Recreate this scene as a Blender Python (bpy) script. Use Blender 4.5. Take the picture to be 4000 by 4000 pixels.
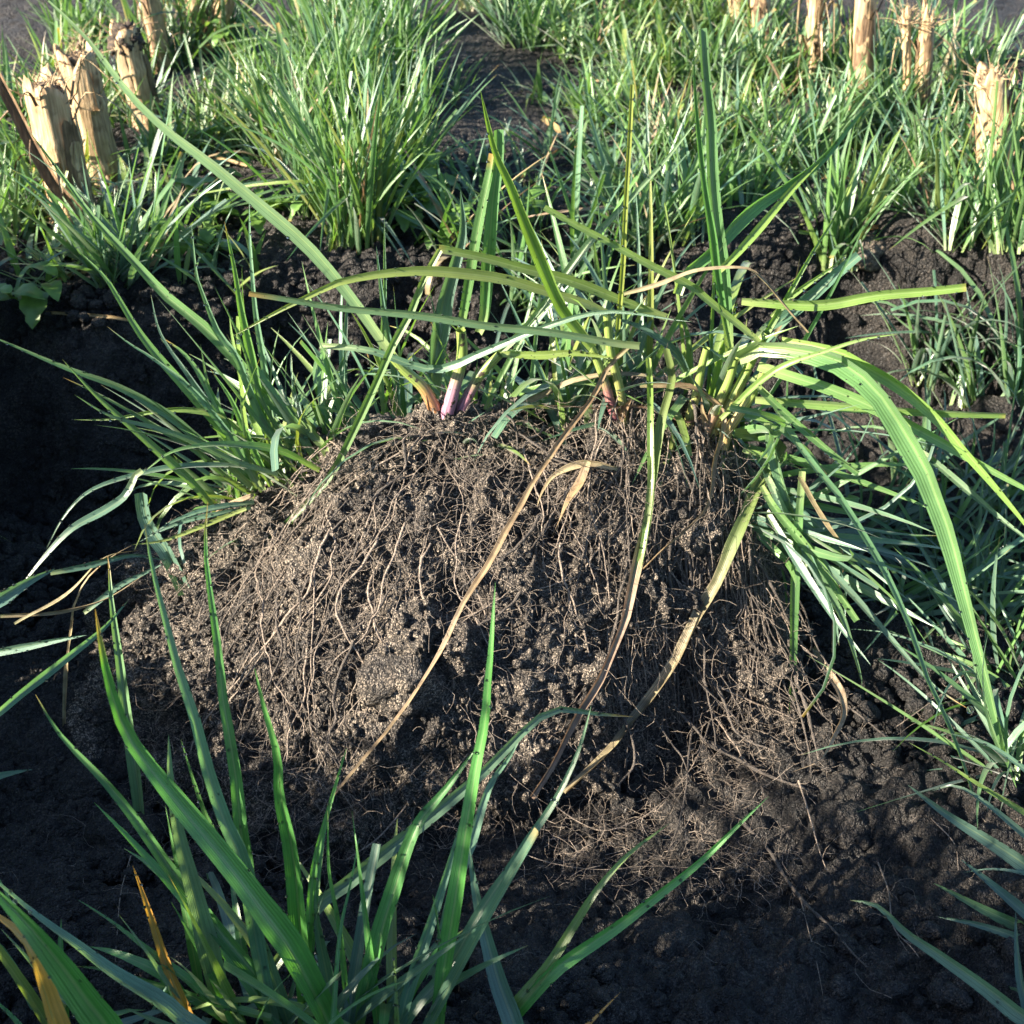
import bpy, math, random
import numpy as np
from mathutils import Vector, Matrix

for o in list(bpy.data.objects):
    bpy.data.objects.remove(o)
SC = bpy.context.scene
COL = SC.collection
rnd = random.Random(11)
RS = np.random.RandomState(7)

# ------------------------------------------------------------------ camera
H, PITCH, FOV = 0.42, math.radians(35), math.radians(40)
cd = bpy.data.cameras.new("camera")
cam = bpy.data.objects.new("camera", cd)
COL.objects.link(cam)
cam.location = (0, 0, H)
cam.rotation_euler = (math.pi / 2 - PITCH, 0, 0)
cd.sensor_fit = 'HORIZONTAL'
cd.angle = FOV
cd.clip_start, cd.clip_end = 0.01, 400
cd.dof.use_dof = True
cd.dof.focus_distance = 0.66
cd.dof.aperture_fstop = 26
SC.camera = cam

# ------------------------------------------------------------------ light
TO_SUN = Vector((-0.80, -0.32, 0.42)).normalized()
world = bpy.data.worlds.new("World")
SC.world = world
world.use_nodes = True
wn = world.node_tree.nodes
sky = wn.new("ShaderNodeTexSky")
sky.sky_type = 'NISHITA'
sky.sun_disc = False
sky.ozone_density = 4.0
sky.sun_elevation = math.asin(TO_SUN.z)
sky.sun_rotation = math.atan2(TO_SUN.x, TO_SUN.y)
world.node_tree.links.new(sky.outputs[0], wn["Background"].inputs[0])
wn["Background"].inputs[1].default_value = 0.064
sl = bpy.data.lights.new("sun", 'SUN')
sl.energy = 5.0
sl.angle = math.radians(0.5)
sl.color = (1.0, 0.89, 0.73)
sun = bpy.data.objects.new("sun", sl)
COL.objects.link(sun)
sun.rotation_euler = TO_SUN.to_track_quat('Z', 'Y').to_euler()
sun.location = (-3, -1.5, 2)
SC.view_settings.view_transform = 'Standard'
SC.view_settings.look = 'None'
SC.view_settings.exposure = 2.3
SC.view_settings.gamma = 1
SC.render.engine = 'CYCLES'
SC.cycles.use_denoising = True
SC.cycles.max_bounces = 8
SC.cycles.transparent_max_bounces = 6
SC.cycles.caustics_reflective = False
SC.cycles.caustics_refractive = False

# ------------------------------------------------------------------ picture coordinates -> places
FPX = 2000 / math.tan(FOV / 2)
SP, CP = math.sin(PITCH), math.cos(PITCH)


def ray(px, py):
    a, b = (px - 2000) / FPX, -(py - 2000) / FPX
    return np.array([a, b * SP + CP, b * CP - SP])


def at(px, py, Y):
    d = ray(px, py)
    return np.array([0, 0, H]) + d * (Y / d[1])


def on_z(px, py, z=0.0):
    d = ray(px, py)
    return np.array([0, 0, H]) + d * ((z - H) / d[2])


def depth(p):
    return p[1] * CP + (H - p[2]) * SP


# ------------------------------------------------------------------ noise
def hash3(i, j, k, s):
    h = (i * 73856093) ^ (j * 19349663) ^ (k * 83492791) ^ (s * 2654435761)
    h = h & 0xFFFFFFFF
    h = ((h >> 16) ^ h) * 0x45d9f3b & 0xFFFFFFFF
    h = ((h >> 16) ^ h) * 0x45d9f3b & 0xFFFFFFFF
    return (((h >> 16) ^ h) & 0xFFFFFF) / float(0x1000000)


def vnoise(P, scale, s=0):
    Q = P * scale + 1000.0
    I = np.floor(Q).astype(np.int64)
    F = Q - I
    F = F * F * (3 - 2 * F)
    out = 0
    for dx in (0, 1):
        for dy in (0, 1):
            for dz in (0, 1):
                w = (F[:, 0] if dx else 1 - F[:, 0]) * (F[:, 1] if dy else 1 - F[:, 1]) * (F[:, 2] if dz else 1 - F[:, 2])
                out = out + w * hash3(I[:, 0] + dx, I[:, 1] + dy, I[:, 2] + dz, s)
    return out * 2 - 1


def worley(P, scale, s=0):
    Q = P * scale + 1000.0
    I = np.floor(Q).astype(np.int64)
    F = Q - I
    best = np.full(len(P), 9.0)
    for dx in (-1, 0, 1):
        for dy in (-1, 0, 1):
            for dz in (-1, 0, 1):
                a, b, c = I[:, 0] + dx, I[:, 1] + dy, I[:, 2] + dz
                d = (dx + hash3(a, b, c, s) - F[:, 0]) ** 2 + (dy + hash3(a, b, c, s + 1) - F[:, 1]) ** 2 + (dz + hash3(a, b, c, s + 2) - F[:, 2]) ** 2
                best = np.minimum(best, d)
    return np.sqrt(best)


def sstep(a, b, x):
    t = np.clip((x - a) / (b - a), 0, 1)
    return t * t * (3 - 2 * t)


# ------------------------------------------------------------------ the lie of the land (smooth shapes)
def ground_h(x, y):
    x, y = np.asarray(x, float), np.asarray(y, float)
    edge = np.interp(x, [-.6, -.25, -.10, .02, .14, .6], [.845, .853, .915, .955, .975, .985])
    edge = edge + .010 * np.sin(x * 31) + .006 * np.sin(x * 77 + 1)
    wid = np.interp(x, [-.3, 0.05, .2, .5], [.11, .10, .065, .07])
    rear = sstep(0, 1, (y - (edge - wid)) / wid)
    floor = -.118 + .030 * sstep(.47, .37, y) + .012 * np.sin(x * 13 + y * 9)
    left = sstep(-.36, -.50, x + .10 * (y - .5)) * sstep(.95, .80, y)
    right = sstep(.46, .62, x)
    front = sstep(.12, -.10, y)
    up = 1 - (1 - rear) * (1 - left) * (1 - right) * (1 - front)
    field = .006 * np.sin(x * 7 + 2) * np.cos(y * 5)
    sl_ = y - .4 * (x + .42)
    shade_mound = .15 * sstep(-.46, -.60, x) * sstep(-1.05, -.85, x) * sstep(.19, .11, sl_) * sstep(-.60, -.40, sl_)   # unseen mound added to shade the pit
    return floor * (1 - up) + field * up + shade_mound


def sod_h(x, y):
    x, y = np.asarray(x, float), np.asarray(y, float)
    ridge = np.interp(x, [-.30, -.25, -.20, -.165, -.125, -.095, -.06, -.02, .03, .07, .105, .122, .14, .155, .17],
                      [-.16, -.105, -.052, -.026, -.006, .018, .029, .031, .029, .036, .028, .010, -.035, -.085, -.14])
    foot = np.minimum(-.10, ridge - .03)
    ry = .650 + .012 * np.sin(x * 19)
    depth_ = np.interp(x, [-.25, -.12, -.02, .06, .12, .16], [.125, .155, .150, .118, .098, .08]) + .008 * np.sin(x * 47)
    t = np.clip((ry - y) / depth_, 0, 1.5)
    s = np.where(t < 1, .22 * t + .78 * t ** 2.3, 1 + (t - 1) * 2.0)
    back = np.clip((y - ry) / .065, 0, 3)
    z = ridge - (ridge - foot) * s
    z = np.where(y > ry, ridge - .14 * back ** 1.6, z)
    return z


def top_h(x, y):
    return np.maximum(ground_h(x, y), sod_h(x, y))


def surf(px, py, off=0.004):
    d = ray(px, py)
    o = np.array([0, 0, H])
    ts = np.linspace(.3, 2.2, 900)
    P = o + ts[:, None] * d
    hit = np.nonzero(P[:, 2] < top_h(P[:, 0], P[:, 1]) + off)[0]
    return P[hit[0]] if len(hit) else P[-1]


# ------------------------------------------------------------------ materials
def newmat(name):
    m = bpy.data.materials.new(name)
    m.use_nodes = True
    nt = m.node_tree
    return m, nt, nt.nodes, nt.links, nt.nodes["Principled BSDF"]


def ramp(n, stops, interp='LINEAR'):
    r = n.new("ShaderNodeValToRGB")
    r.color_ramp.interpolation = interp
    e = r.color_ramp.elements
    while len(e) < len(stops):
        e.new(0.5)
    for k, (p, c) in enumerate(stops):
        e[k].position = p
        e[k].color = c if len(c) == 4 else (*c, 1)
    return r


def mixc(n, l, fac, a, b, mode='MIX'):
    m = n.new("ShaderNodeMix")
    m.data_type = 'RGBA'
    m.blend_type = mode
    for sock, v in ((m.inputs[0], fac), (m.inputs[6], a), (m.inputs[7], b)):
        if hasattr(v, 'is_output'):
            l.new(v, sock)
        elif isinstance(v, (int, float)):
            sock.default_value = v
        else:
            sock.default_value = (*v, 1) if len(v) == 3 else v
    return m.outputs[2]


def mth(n, l, op, a, b=None, c=None):
    m = n.new("ShaderNodeMath")
    m.operation = op
    for k, v in enumerate((a, b, c)):
        if v is None:
            continue
        if hasattr(v, 'is_output'):
            l.new(v, m.inputs[k])
        else:
            m.inputs[k].default_value = v
    return m.outputs[0]


def soil_mat(name, dark, mid, light, grain=950, amount=.5):
    m, nt, n, l, p = newmat(name)
    tc = n.new("ShaderNodeTexCoord")
    v = n.new("ShaderNodeTexVoronoi")
    v.inputs["Scale"].default_value = grain
    l.new(tc.outputs["Object"], v.inputs["Vector"])
    sep = n.new("ShaderNodeSeparateColor")
    l.new(v.outputs["Color"], sep.inputs[0])
    r = ramp(n, [(0, dark), (.52, mid), (.80, light), (.93, tuple(min(.7, c * 1.9) for c in light))])
    l.new(sep.outputs[0], r.inputs[0])
    big = n.new("ShaderNodeTexNoise")
    big.inputs["Scale"].default_value = 42
    big.inputs["Detail"].default_value = 5
    l.new(tc.outputs["Object"], big.inputs["Vector"])
    br = ramp(n, [(.36, (.38, .38, .40)), (.62, (1.35, 1.3, 1.22))])
    l.new(big.outputs[0], br.inputs[0])
    l.new(mixc(n, l, 1.0, r.outputs[0], br.outputs[0], 'MULTIPLY'), p.inputs["Base Color"])
    rr = n.new("ShaderNodeMapRange")
    rr.inputs[1].default_value, rr.inputs[2].default_value = .0, 1
    rr.inputs[3].default_value, rr.inputs[4].default_value = .95, .38
    l.new(sep.outputs[1], rr.inputs[0])
    l.new(rr.outputs[0], p.inputs["Roughness"])
    p.inputs["Specular IOR Level"].default_value = .45
    fine = n.new("ShaderNodeTexNoise")
    fine.inputs["Scale"].default_value = 520
    fine.inputs["Detail"].default_value = 4
    l.new(tc.outputs["Object"], fine.inputs["Vector"])
    v2 = n.new("ShaderNodeTexVoronoi")
    v2.inputs["Scale"].default_value = 380
    l.new(tc.outputs["Object"], v2.inputs["Vector"])
    hsum = mth(n, l, 'ADD', fine.outputs[0], mth(n, l, 'MULTIPLY', v.outputs["Distance"], -.6))
    hsum = mth(n, l, 'ADD', hsum, mth(n, l, 'MULTIPLY', v2.outputs["Distance"], -1.2))
    b = n.new("ShaderNodeBump")
    b.inputs["Strength"].default_value = amount
    b.inputs["Distance"].default_value = .0026
    l.new(hsum, b.inputs["Height"])
    l.new(b.outputs[0], p.inputs["Normal"])
    return m


M_SOD = soil_mat("root_ball_soil", (.0145, .0132, .0125), (.047, .041, .0355), (.150, .128, .106), 1500, .9)
M_GROUND = soil_mat("black_field_soil", (.006, .0058, .006), (.0125, .0115, .011), (.031, .027, .024), 1300, .9)  # black soil toned darker still, so the sunlit floor looks shaded


def blade_mat(name, per_object=True, dead=False):
    m, nt, n, l, p = newmat(name)
    uv = n.new("ShaderNodeUVMap")
    uv.uv_map = "UVMap"
    sep = n.new("ShaderNodeSeparateXYZ")
    l.new(uv.outputs[0], sep.inputs[0])
    U, V = sep.outputs[0], sep.outputs[1]
    tc = n.new("ShaderNodeTexCoord")
    geo = n.new("ShaderNodeNewGeometry")
    if per_object:
        oi = n.new("ShaderNodeObjectInfo")
        tint, dirt, rand = oi.outputs["Color"], oi.outputs["Alpha"], oi.outputs["Random"]
    else:
        at_ = n.new("ShaderNodeAttribute")
        at_.attribute_name = "col"
        tint, dirt = at_.outputs["Color"], None
        rand = geo.outputs["Random Per Island"]
    vein = mth(n, l, 'SINE', mth(n, l, 'MULTIPLY', U, 62.8))
    vein2 = mth(n, l, 'MULTIPLY_ADD', vein, .5, .5)
    mid = mth(n, l, 'ABSOLUTE', mth(n, l, 'SUBTRACT', U, .5))
    midr = ramp(n, [(0, (1, 1, 1)), (.035, (1, 1, 1)), (.07, (0, 0, 0))])
    l.new(mid, midr.inputs[0])
    vb = mth(n, l, 'MULTIPLY_ADD', mth(n, l, 'SINE', mth(n, l, 'MULTIPLY', U, 31.4)), .5, .5)
    c = mixc(n, l, mth(n, l, 'MULTIPLY', vein2, .22), tint, (.6, .66, .6), 'MULTIPLY')
    c = mixc(n, l, mth(n, l, 'MULTIPLY', vb, .40), c, (.52, .60, .55), 'MULTIPLY')
    c = mixc(n, l, mth(n, l, 'MULTIPLY', midr.outputs[0], .30), c, (.30, .36, .17))
    nz = n.new("ShaderNodeTexNoise")
    nz.inputs["Scale"].default_value = 45
    nz.inputs["Detail"].default_value = 3
    l.new(geo.outputs["Position"], nz.inputs["Vector"])
    nr = ramp(n, [(.3, (.72, .72, .70)), (.7, (1.22, 1.2, 1.2))])
    l.new(nz.outputs[0], nr.inputs[0])
    c = mixc(n, l, .8, c, nr.outputs[0], 'MULTIPLY')
    # pale sheath at the foot, a dry tip on some blades
    foot = ramp(n, [(0, (1, 1, 1)), (.16, (0, 0, 0))])
    l.new(V, foot.inputs[0])
    if not dead:
        c = mixc(n, l, mth(n, l, 'MULTIPLY', foot.outputs[0], .5), c, (.36, .40, .16))
        tipstart = n.new("ShaderNodeMapRange")
        tipstart.inputs[1].default_value, tipstart.inputs[2].default_value = 0, 1
        tipstart.inputs[3].default_value, tipstart.inputs[4].default_value = .90, 1.30
        l.new(rand, tipstart.inputs[0])
        tipf = n.new("ShaderNodeMapRange")
        l.new(V, tipf.inputs[0])
        l.new(tipstart.outputs[0], tipf.inputs[1])
        l.new(mth(n, l, 'ADD', tipstart.outputs[0], .09), tipf.inputs[2])
        c = mixc(n, l, tipf.outputs[0], c, (.40, .24, .07))
    else:
        st = n.new("ShaderNodeTexNoise")
        st.inputs["Scale"].default_value = 160
        l.new(geo.outputs["Position"], st.inputs["Vector"])
        sr = ramp(n, [(.42, (1, 1, 1)), (.66, (.28, .22, .18))])
        l.new(st.outputs[0], sr.inputs[0])
        c = mixc(n, l, .55, c, sr.outputs[0], 'MULTIPLY')
        mpv = n.new("ShaderNodeMapping")
        mpv.inputs["Scale"].default_value = (26, 2.5, 1)
        l.new(uv.outputs[0], mpv.inputs["Vector"])
        sn = n.new("ShaderNodeTexNoise")
        sn.inputs["Scale"].default_value = 1.0
        sn.inputs["Detail"].default_value = 5
        l.new(mpv.outputs[0], sn.inputs["Vector"])
        snr = ramp(n, [(.32, (.35, .29, .25)), (.6, (1.15, 1.12, 1.05))])
        l.new(sn.outputs[0], snr.inputs[0])
        c = mixc(n, l, .9, c, snr.outputs[0], 'MULTIPLY')
        # the part nearest the stem is still green, in patches
        gm = mth(n, l, 'ADD', V, mth(n, l, 'MULTIPLY_ADD', sn.outputs[0], .5, -.25))
        gf = n.new("ShaderNodeMapRange")
        l.new(gm, gf.inputs[0])
        l.new(mth(n, l, 'SUBTRACT', dirt, .06), gf.inputs[1])
        l.new(mth(n, l, 'ADD', dirt, .06), gf.inputs[2])
        gf.inputs[3].default_value, gf.inputs[4].default_value = 1, 0
        c = mixc(n, l, gf.outputs[0], c, mixc(n, l, .7, (.115, .165, .05), snr.outputs[0], 'MULTIPLY'))
        dirt = None
    # specks of soil
    dz = n.new("ShaderNodeTexNoise")
    dz.inputs["Scale"].default_value = 620
    dz.inputs["Detail"].default_value = 5
    l.new(geo.outputs["Position"], dz.inputs["Vector"])
    if dirt is not None:
        thr = mth(n, l, 'SUBTRACT', .83, mth(n, l, 'MULTIPLY', mth(n, l, 'MULTIPLY', dirt, nz.outputs[0]), .34))
    else:
        thr = .74
    spk = mth(n, l, 'GREATER_THAN', dz.outputs[0], thr)
    c = mixc(n, l, mth(n, l, 'MULTIPLY', spk, .85), c, (.035, .028, .022))
    l.new(c, p.inputs["Base Color"])
    p.inputs["Roughness"].default_value = .31 if not dead else .55
    p.inputs["Specular IOR Level"].default_value = .5
    if not dead:
        p.inputs["Coat Weight"].default_value = .45
        p.inputs["Coat Roughness"].default_value = .27
        p.inputs["Sheen Weight"].default_value = .25
        p.inputs["Sheen Roughness"].default_value = .4
    b = n.new("ShaderNodeBump")
    b.inputs["Strength"].default_value = .35
    b.inputs["Distance"].default_value = .0004
    l.new(vein2, b.inputs["Height"])
    l.new(b.outputs[0], p.inputs["Normal"])
    tr = n.new("ShaderNodeBsdfTranslucent")
    tcx = mixc(n, l, 1.0, c, (1.9, 2.0, .75) if not dead else (1.5, 1.3, 1.0), 'MULTIPLY')
    l.new(tcx, tr.inputs[0])
    l.new(b.outputs[0], tr.inputs[1])
    mx = n.new("ShaderNodeMixShader")
    mx.inputs[0].default_value = .30 if not dead else .18
    l.new(p.outputs[0], mx.inputs[1])
    l.new(tr.outputs[0], mx.inputs[2])
    l.new(mx.outputs[0], n["Material Output"].inputs[0])
    return m


M_BLADE = blade_mat("grass_blade", True)
M_BLADE_MASS = blade_mat("grass_blade_mass", False)
M_DEAD = blade_mat("dry_leaf", True, True)


def fibre_mat(name, c1, c2, c3, sc=(60, 60, 4), rough=.7, blotch=.5):
    m, nt, n, l, p = newmat(name)
    tc = n.new("ShaderNodeTexCoord")
    mp = n.new("ShaderNodeMapping")
    mp.inputs["Scale"].default_value = sc
    l.new(tc.outputs["Object"], mp.inputs["Vector"])
    nz = n.new("ShaderNodeTexNoise")
    nz.inputs["Scale"].default_value = 10
    nz.inputs["Detail"].default_value = 6
    l.new(mp.outputs[0], nz.inputs["Vector"])
    r = ramp(n, [(.25, c1), (.5, c2), (.75, c3)])
    l.new(nz.outputs[0], r.inputs[0])
    n2 = n.new("ShaderNodeTexNoise")
    n2.inputs["Scale"].default_value = 70
    n2.inputs["Detail"].default_value = 5
    l.new(tc.outputs["Object"], n2.inputs["Vector"])
    r2 = ramp(n, [(.55, (1, 1, 1)), (.72, (.22, .17, .13))])
    l.new(n2.outputs[0], r2.inputs[0])
    l.new(mixc(n, l, blotch, r.outputs[0], r2.outputs[0], 'MULTIPLY'), p.inputs["Base Color"])
    p.inputs["Roughness"].default_value = rough
    b = n.new("ShaderNodeBump")
    b.inputs["Strength"].default_value = .8
    b.inputs["Distance"].default_value = .0012
    l.new(nz.outputs[0], b.inputs["Height"])
    l.new(b.outputs[0], p.inputs["Normal"])
    return m


M_STALK = fibre_mat("maize_stalk_rind", (.17, .10, .045), (.42, .285, .15), (.60, .46, .28), blotch=.75)
M_SHEATH = fibre_mat("maize_leaf_sheath", (.12, .075, .04), (.32, .23, .13), (.50, .39, .24), blotch=.8)
M_PITH = fibre_mat("weathered_pith", (.03, .02, .015), (.13, .09, .055), (.34, .25, .15), (30, 30, 30), .9, .8)
M_ROT = fibre_mat("rotten_pith", (.012, .010, .009), (.035, .026, .02), (.16, .11, .07), (40, 40, 40), .9, .6)
M_BROWN = fibre_mat("brown_husk", (.05, .03, .018), (.14, .085, .045), (.30, .20, .11), blotch=.8)
M_ROOT = fibre_mat("root_skin", (.05, .041, .035), (.19, .148, .113), (.42, .34, .265), (140, 140, 60), .6, .8)
M_ROOTDIRT = fibre_mat("soil_caked_root", (.016, .014, .013), (.055, .046, .039), (.22, .175, .135), (190, 190, 190), .75, .6)
M_FINE = fibre_mat("fine_root_skin", (.07, .057, .047), (.23, .185, .145), (.48, .40, .325), (80, 80, 80), .5, .5)

m, nt, n, l, p = newmat("purple_sheath")
uvn = n.new("ShaderNodeUVMap"); uvn.uv_map = "UVMap"
sp = n.new("ShaderNodeSeparateXYZ"); l.new(uvn.outputs[0], sp.inputs[0])
oi = n.new("ShaderNodeObjectInfo")
rp = ramp(n, [(0, (1, 1, 1)), (.38, (.85, .85, .85)), (.62, (0, 0, 0))]); l.new(sp.outputs[1], rp.inputs[0])
st = mth(n, l, 'MULTIPLY_ADD', mth(n, l, 'SINE', mth(n, l, 'MULTIPLY', sp.outputs[0], 75)), .3, .7)
c = mixc(n, l, rp.outputs[0], (.22, .30, .075), oi.outputs["Color"])
c = mixc(n, l, .6, c, st, 'MULTIPLY')
gz = n.new("ShaderNodeTexNoise"); gz.inputs["Scale"].default_value = 260; gz.inputs["Detail"].default_value = 3
gp = n.new("ShaderNodeNewGeometry"); l.new(gp.outputs["Position"], gz.inputs["Vector"])
c = mixc(n, l, mth(n, l, 'GREATER_THAN', gz.outputs[0], .64), c, (.05, .038, .028))
l.new(c, p.inputs["Base Color"]); p.inputs["Roughness"].default_value = .38
p.inputs["Subsurface Weight"].default_value = .12; p.inputs["Subsurface Radius"].default_value = (.003, .002, .001)
M_SHOOT = m

m, nt, n, l, p = newmat("water")
p.inputs["Transmission Weight"].default_value = 1.0
p.inputs["IOR"].default_value = 1.33
p.inputs["Roughness"].default_value = 0.02
M_WATER = m
m, nt, n, l, p = newmat("weed_leaf")
oi = n.new("ShaderNodeObjectInfo")
gp = n.new("ShaderNodeNewGeometry")
gz = n.new("ShaderNodeTexNoise"); gz.inputs["Scale"].default_value = 160; l.new(gp.outputs["Position"], gz.inputs["Vector"])
gr = ramp(n, [(.35, (.07, .15, .03)), (.65, (.15, .27, .06))]); l.new(gz.outputs[0], gr.inputs[0])
l.new(gr.outputs[0], p.inputs["Base Color"]); p.inputs["Roughness"].default_value = .4
tr = n.new("ShaderNodeBsdfTranslucent"); tr.inputs[0].default_value = (.28, .45, .06, 1)
mx = n.new("ShaderNodeMixShader"); mx.inputs[0].default_value = .35
l.new(p.outputs[0], mx.inputs[1]); l.new(tr.outputs[0], mx.inputs[2]); l.new(mx.outputs[0], n["Material Output"].inputs[0])
M_WEED = m


# ------------------------------------------------------------------ mesh helpers
def mesh_np(name, verts, faces, mat, smooth=True, uv=None, col=None):
    """verts (N,3); faces (M,4) quads or (M,3)"""
    me = bpy.data.meshes.new(name)
    verts = np.asarray(verts, np.float32)
    faces = np.asarray(faces, np.int32)
    k = faces.shape[1]
    me.vertices.add(len(verts))
    me.vertices.foreach_set("co", verts.ravel())
    me.loops.add(faces.size)
    me.loops.foreach_set("vertex_index", faces.ravel())
    me.polygons.add(len(faces))
    me.polygons.foreach_set("loop_start", np.arange(0, faces.size, k, dtype=np.int32))
    me.polygons.foreach_set("loop_total", np.full(len(faces), k, np.int32))
    me.polygons.foreach_set("use_smooth", np.full(len(faces), smooth, bool))
    if uv is not None:
        ul = me.uv_layers.new(name="UVMap")
        ul.data.foreach_set("uv", np.asarray(uv, np.float32)[faces.ravel()].ravel())
    if col is not None:
        a = me.attributes.new("col", 'FLOAT_COLOR', 'POINT')
        a.data.foreach_set("color", np.asarray(col, np.float32).ravel())
    me.update(calc_edges=True)
    if mat:
        me.materials.append(mat)
    return me


def obj(name, me, parent=None, label=None, cat=None, group=None, kind=None, color=None):
    o = bpy.data.objects.new(name, me)
    COL.objects.link(o)
    if parent is not None:
        o.parent = parent
    if label:
        o["label"] = label
    if cat:
        o["category"] = cat
    if group:
        o["group"] = group
    if kind:
        o["kind"] = kind
    if color is not None:
        o.color = color
    return o


def empty(name, loc=(0, 0, 0), parent=None, **kw):
    o = obj(name, None, parent, **kw)
    o.location = loc
    o.empty_display_size = .02
    return o


def resample(pts, k):
    """smooth curve (Catmull-Rom) through pts, k samples evenly spaced"""
    P = np.asarray(pts, float)
    if len(P) == 2:
        P = np.vstack([P[0], P.mean(0), P[1]])
    E = np.vstack([2 * P[0] - P[1], P, 2 * P[-1] - P[-2]])
    out = []
    for i in range(1, len(E) - 2):
        p0, p1, p2, p3 = E[i - 1:i + 3]
        for t in np.linspace(0, 1, 10, endpoint=False):
            out.append(.5 * (2 * p1 + (p2 - p0) * t + (2 * p0 - 5 * p1 + 4 * p2 - p3) * t * t + (3 * p1 - p0 - 3 * p2 + p3) * t ** 3))
    out.append(P[-1])
    out = np.array(out)
    s = np.r_[0, np.cumsum(np.linalg.norm(np.diff(out, axis=0), axis=1))]
    q = np.linspace(0, s[-1], k)
    return np.stack([np.interp(q, s, out[:, c]) for c in range(out.shape[1])], 1)


def nrm(v):
    return v / np.maximum(np.linalg.norm(v, axis=-1, keepdims=True), 1e-9)


def tube_np(P, R, sides=6, rough=0.0, seed=0):
    P = np.asarray(P, float)
    k = len(P)
    T = nrm(np.gradient(P, axis=0))
    ref = np.array([.31, .17, .93]) if abs(T[:, 2]).mean() < .8 else np.array([.9, .3, .1])
    A = nrm(np.cross(T, ref))
    B = np.cross(T, A)
    a = np.linspace(0, 2 * np.pi, sides, endpoint=False)
    R = np.broadcast_to(np.asarray(R, float), (k,))
    rr = R[:, None] * np.ones((k, sides))
    if rough:
        rr = rr * (1 + rough * (np.random.RandomState(seed).rand(k, sides) - .5) * 2)
    V = P[:, None, :] + rr[:, :, None] * (np.cos(a)[None, :, None] * A[:, None, :] + np.sin(a)[None, :, None] * B[:, None, :])
    V = V.reshape(-1, 3)
    i = np.arange(k - 1)[:, None] * sides
    j = np.arange(sides)[None, :]
    j2 = (j + 1) % sides
    F = np.stack([i + j, i + j2, i + sides + j2, i + sides + j], -1).reshape(-1, 4)
    uv = np.stack([np.tile(a / (2 * np.pi), k), np.repeat(np.linspace(0, 1, k), sides)], 1)
    return V, F, uv


def blade_np(P, W, roll=0.0, fold=.22, facing=None, twist=0.0, across=4):
    """ribbon along P; facing = direction the upper face looks at (per point)"""
    P = np.asarray(P, float)
    k = len(P)
    T = nrm(np.gradient(P, axis=0))
    Fd = nrm(np.array([0, 0, H]) - P) if facing is None else np.broadcast_to(facing, P.shape)
    S = nrm(np.cross(T, Fd))
    N = nrm(np.cross(S, T))
    an = roll + twist * np.linspace(0, 1, k)
    ca, sa = np.cos(an)[:, None], np.sin(an)[:, None]
    S, N = S * ca + N * sa, N * ca - S * sa
    u = np.linspace(-1, 1, across + 1)
    V = P[:, None, :] + (W[:, None, None] * .5) * (u[None, :, None] * S[:, None, :] + (np.abs(u) ** .95 * fold * 2 - fold)[None, :, None] * N[:, None, :])
    V = V.reshape(-1, 3)
    c = across + 1
    i = np.arange(k - 1)[:, None] * c
    j = np.arange(across)[None, :]
    F = np.stack([i + j, i + j + 1, i + c + j + 1, i + c + j], -1).reshape(-1, 4)
    uv = np.stack([np.tile((u + 1) / 2, k), np.repeat(np.linspace(0, 1, k), c)], 1)
    return V, F, uv


def wprof(k, blunt=False, base=.55):
    t = np.linspace(0, 1, k)
    w = base + (1 - base) * np.clip(t / .35, 0, 1) ** .8
    if blunt:
        return w * (1 - .25 * t ** 2)
    return w * np.clip((1 - t) / .62, 0, 1) ** .72 + .012


def join(parts):
    V, F, U, n0 = [], [], [], 0
    for q in parts:
        V.append(q[0]); F.append(q[1] + n0); n0 += len(q[0])
        if len(q) > 2:
            U.append(q[2])
    return np.vstack(V), np.vstack(F), (np.vstack(U) if U else None)


def grid_faces(nx, ny):
    i = np.arange(ny - 1)[:, None] * nx
    j = np.arange(nx - 1)[None, :]
    return np.stack([i + j, i + j + 1, i + nx + j + 1, i + nx + j], -1).reshape(-1, 4)


ICO_V = None


def ico(sub):
    import bmesh
    bm = bmesh.new()
    bmesh.ops.create_icosphere(bm, subdivisions=sub, radius=1)
    v = np.array([x.co[:] for x in bm.verts])
    f = np.array([[x.index for x in q.verts] for q in bm.faces])
    bm.free()
    return v, f


ICO1, ICO2, ICO3, ICO4 = ico(1), ico(2), ico(3), ico(4)

# ------------------------------------------------------------------ ground
def axis(segs):
    out = []
    for a, b, st in segs:
        out.append(np.arange(a, b, st))
    return np.concatenate(out + [[segs[-1][1]]])


gx = axis([(-60, -6, 6), (-6, -1.2, .3), (-1.2, -.55, .02), (-.55, -.36, .004), (-.36, .36, .0018), (.36, .55, .004), (.55, 1.2, .02), (1.2, 6, .3), (6, 60, 6)])
gy = axis([(-30, -3, 3), (-3, -.2, .12), (-.2, .3, .012), (.3, .73, .0018), (.73, 1.12, .0028), (1.12, 1.7, .006), (1.7, 3, .03), (3, 12, .4), (12, 120, 6)])
X, Y = np.meshgrid(gx, gy)
x, y = X.ravel(), Y.ravel()
z = ground_h(x, y)
P = np.stack([x, y, z], 1)
fine = (np.abs(x) < .6) & (y > .25) & (y < 1.75)
Pf = P[fine]
e = .002
nx_ = -(ground_h(Pf[:, 0] + e, Pf[:, 1]) - ground_h(Pf[:, 0] - e, Pf[:, 1])) / (2 * e)
ny_ = -(ground_h(Pf[:, 0], Pf[:, 1] + e) - ground_h(Pf[:, 0], Pf[:, 1] - e)) / (2 * e)
Nf = nrm(np.stack([nx_, ny_, np.ones(len(Pf))], 1))
clod = 1 - worley(Pf, 42, 3) ** 2
crumb = 1.15 - 1.25 * worley(Pf, 120, 9)
tiny = 1 - worley(Pf, 280, 19) ** 2
lump = vnoise(Pf, 18, 5)
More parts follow.
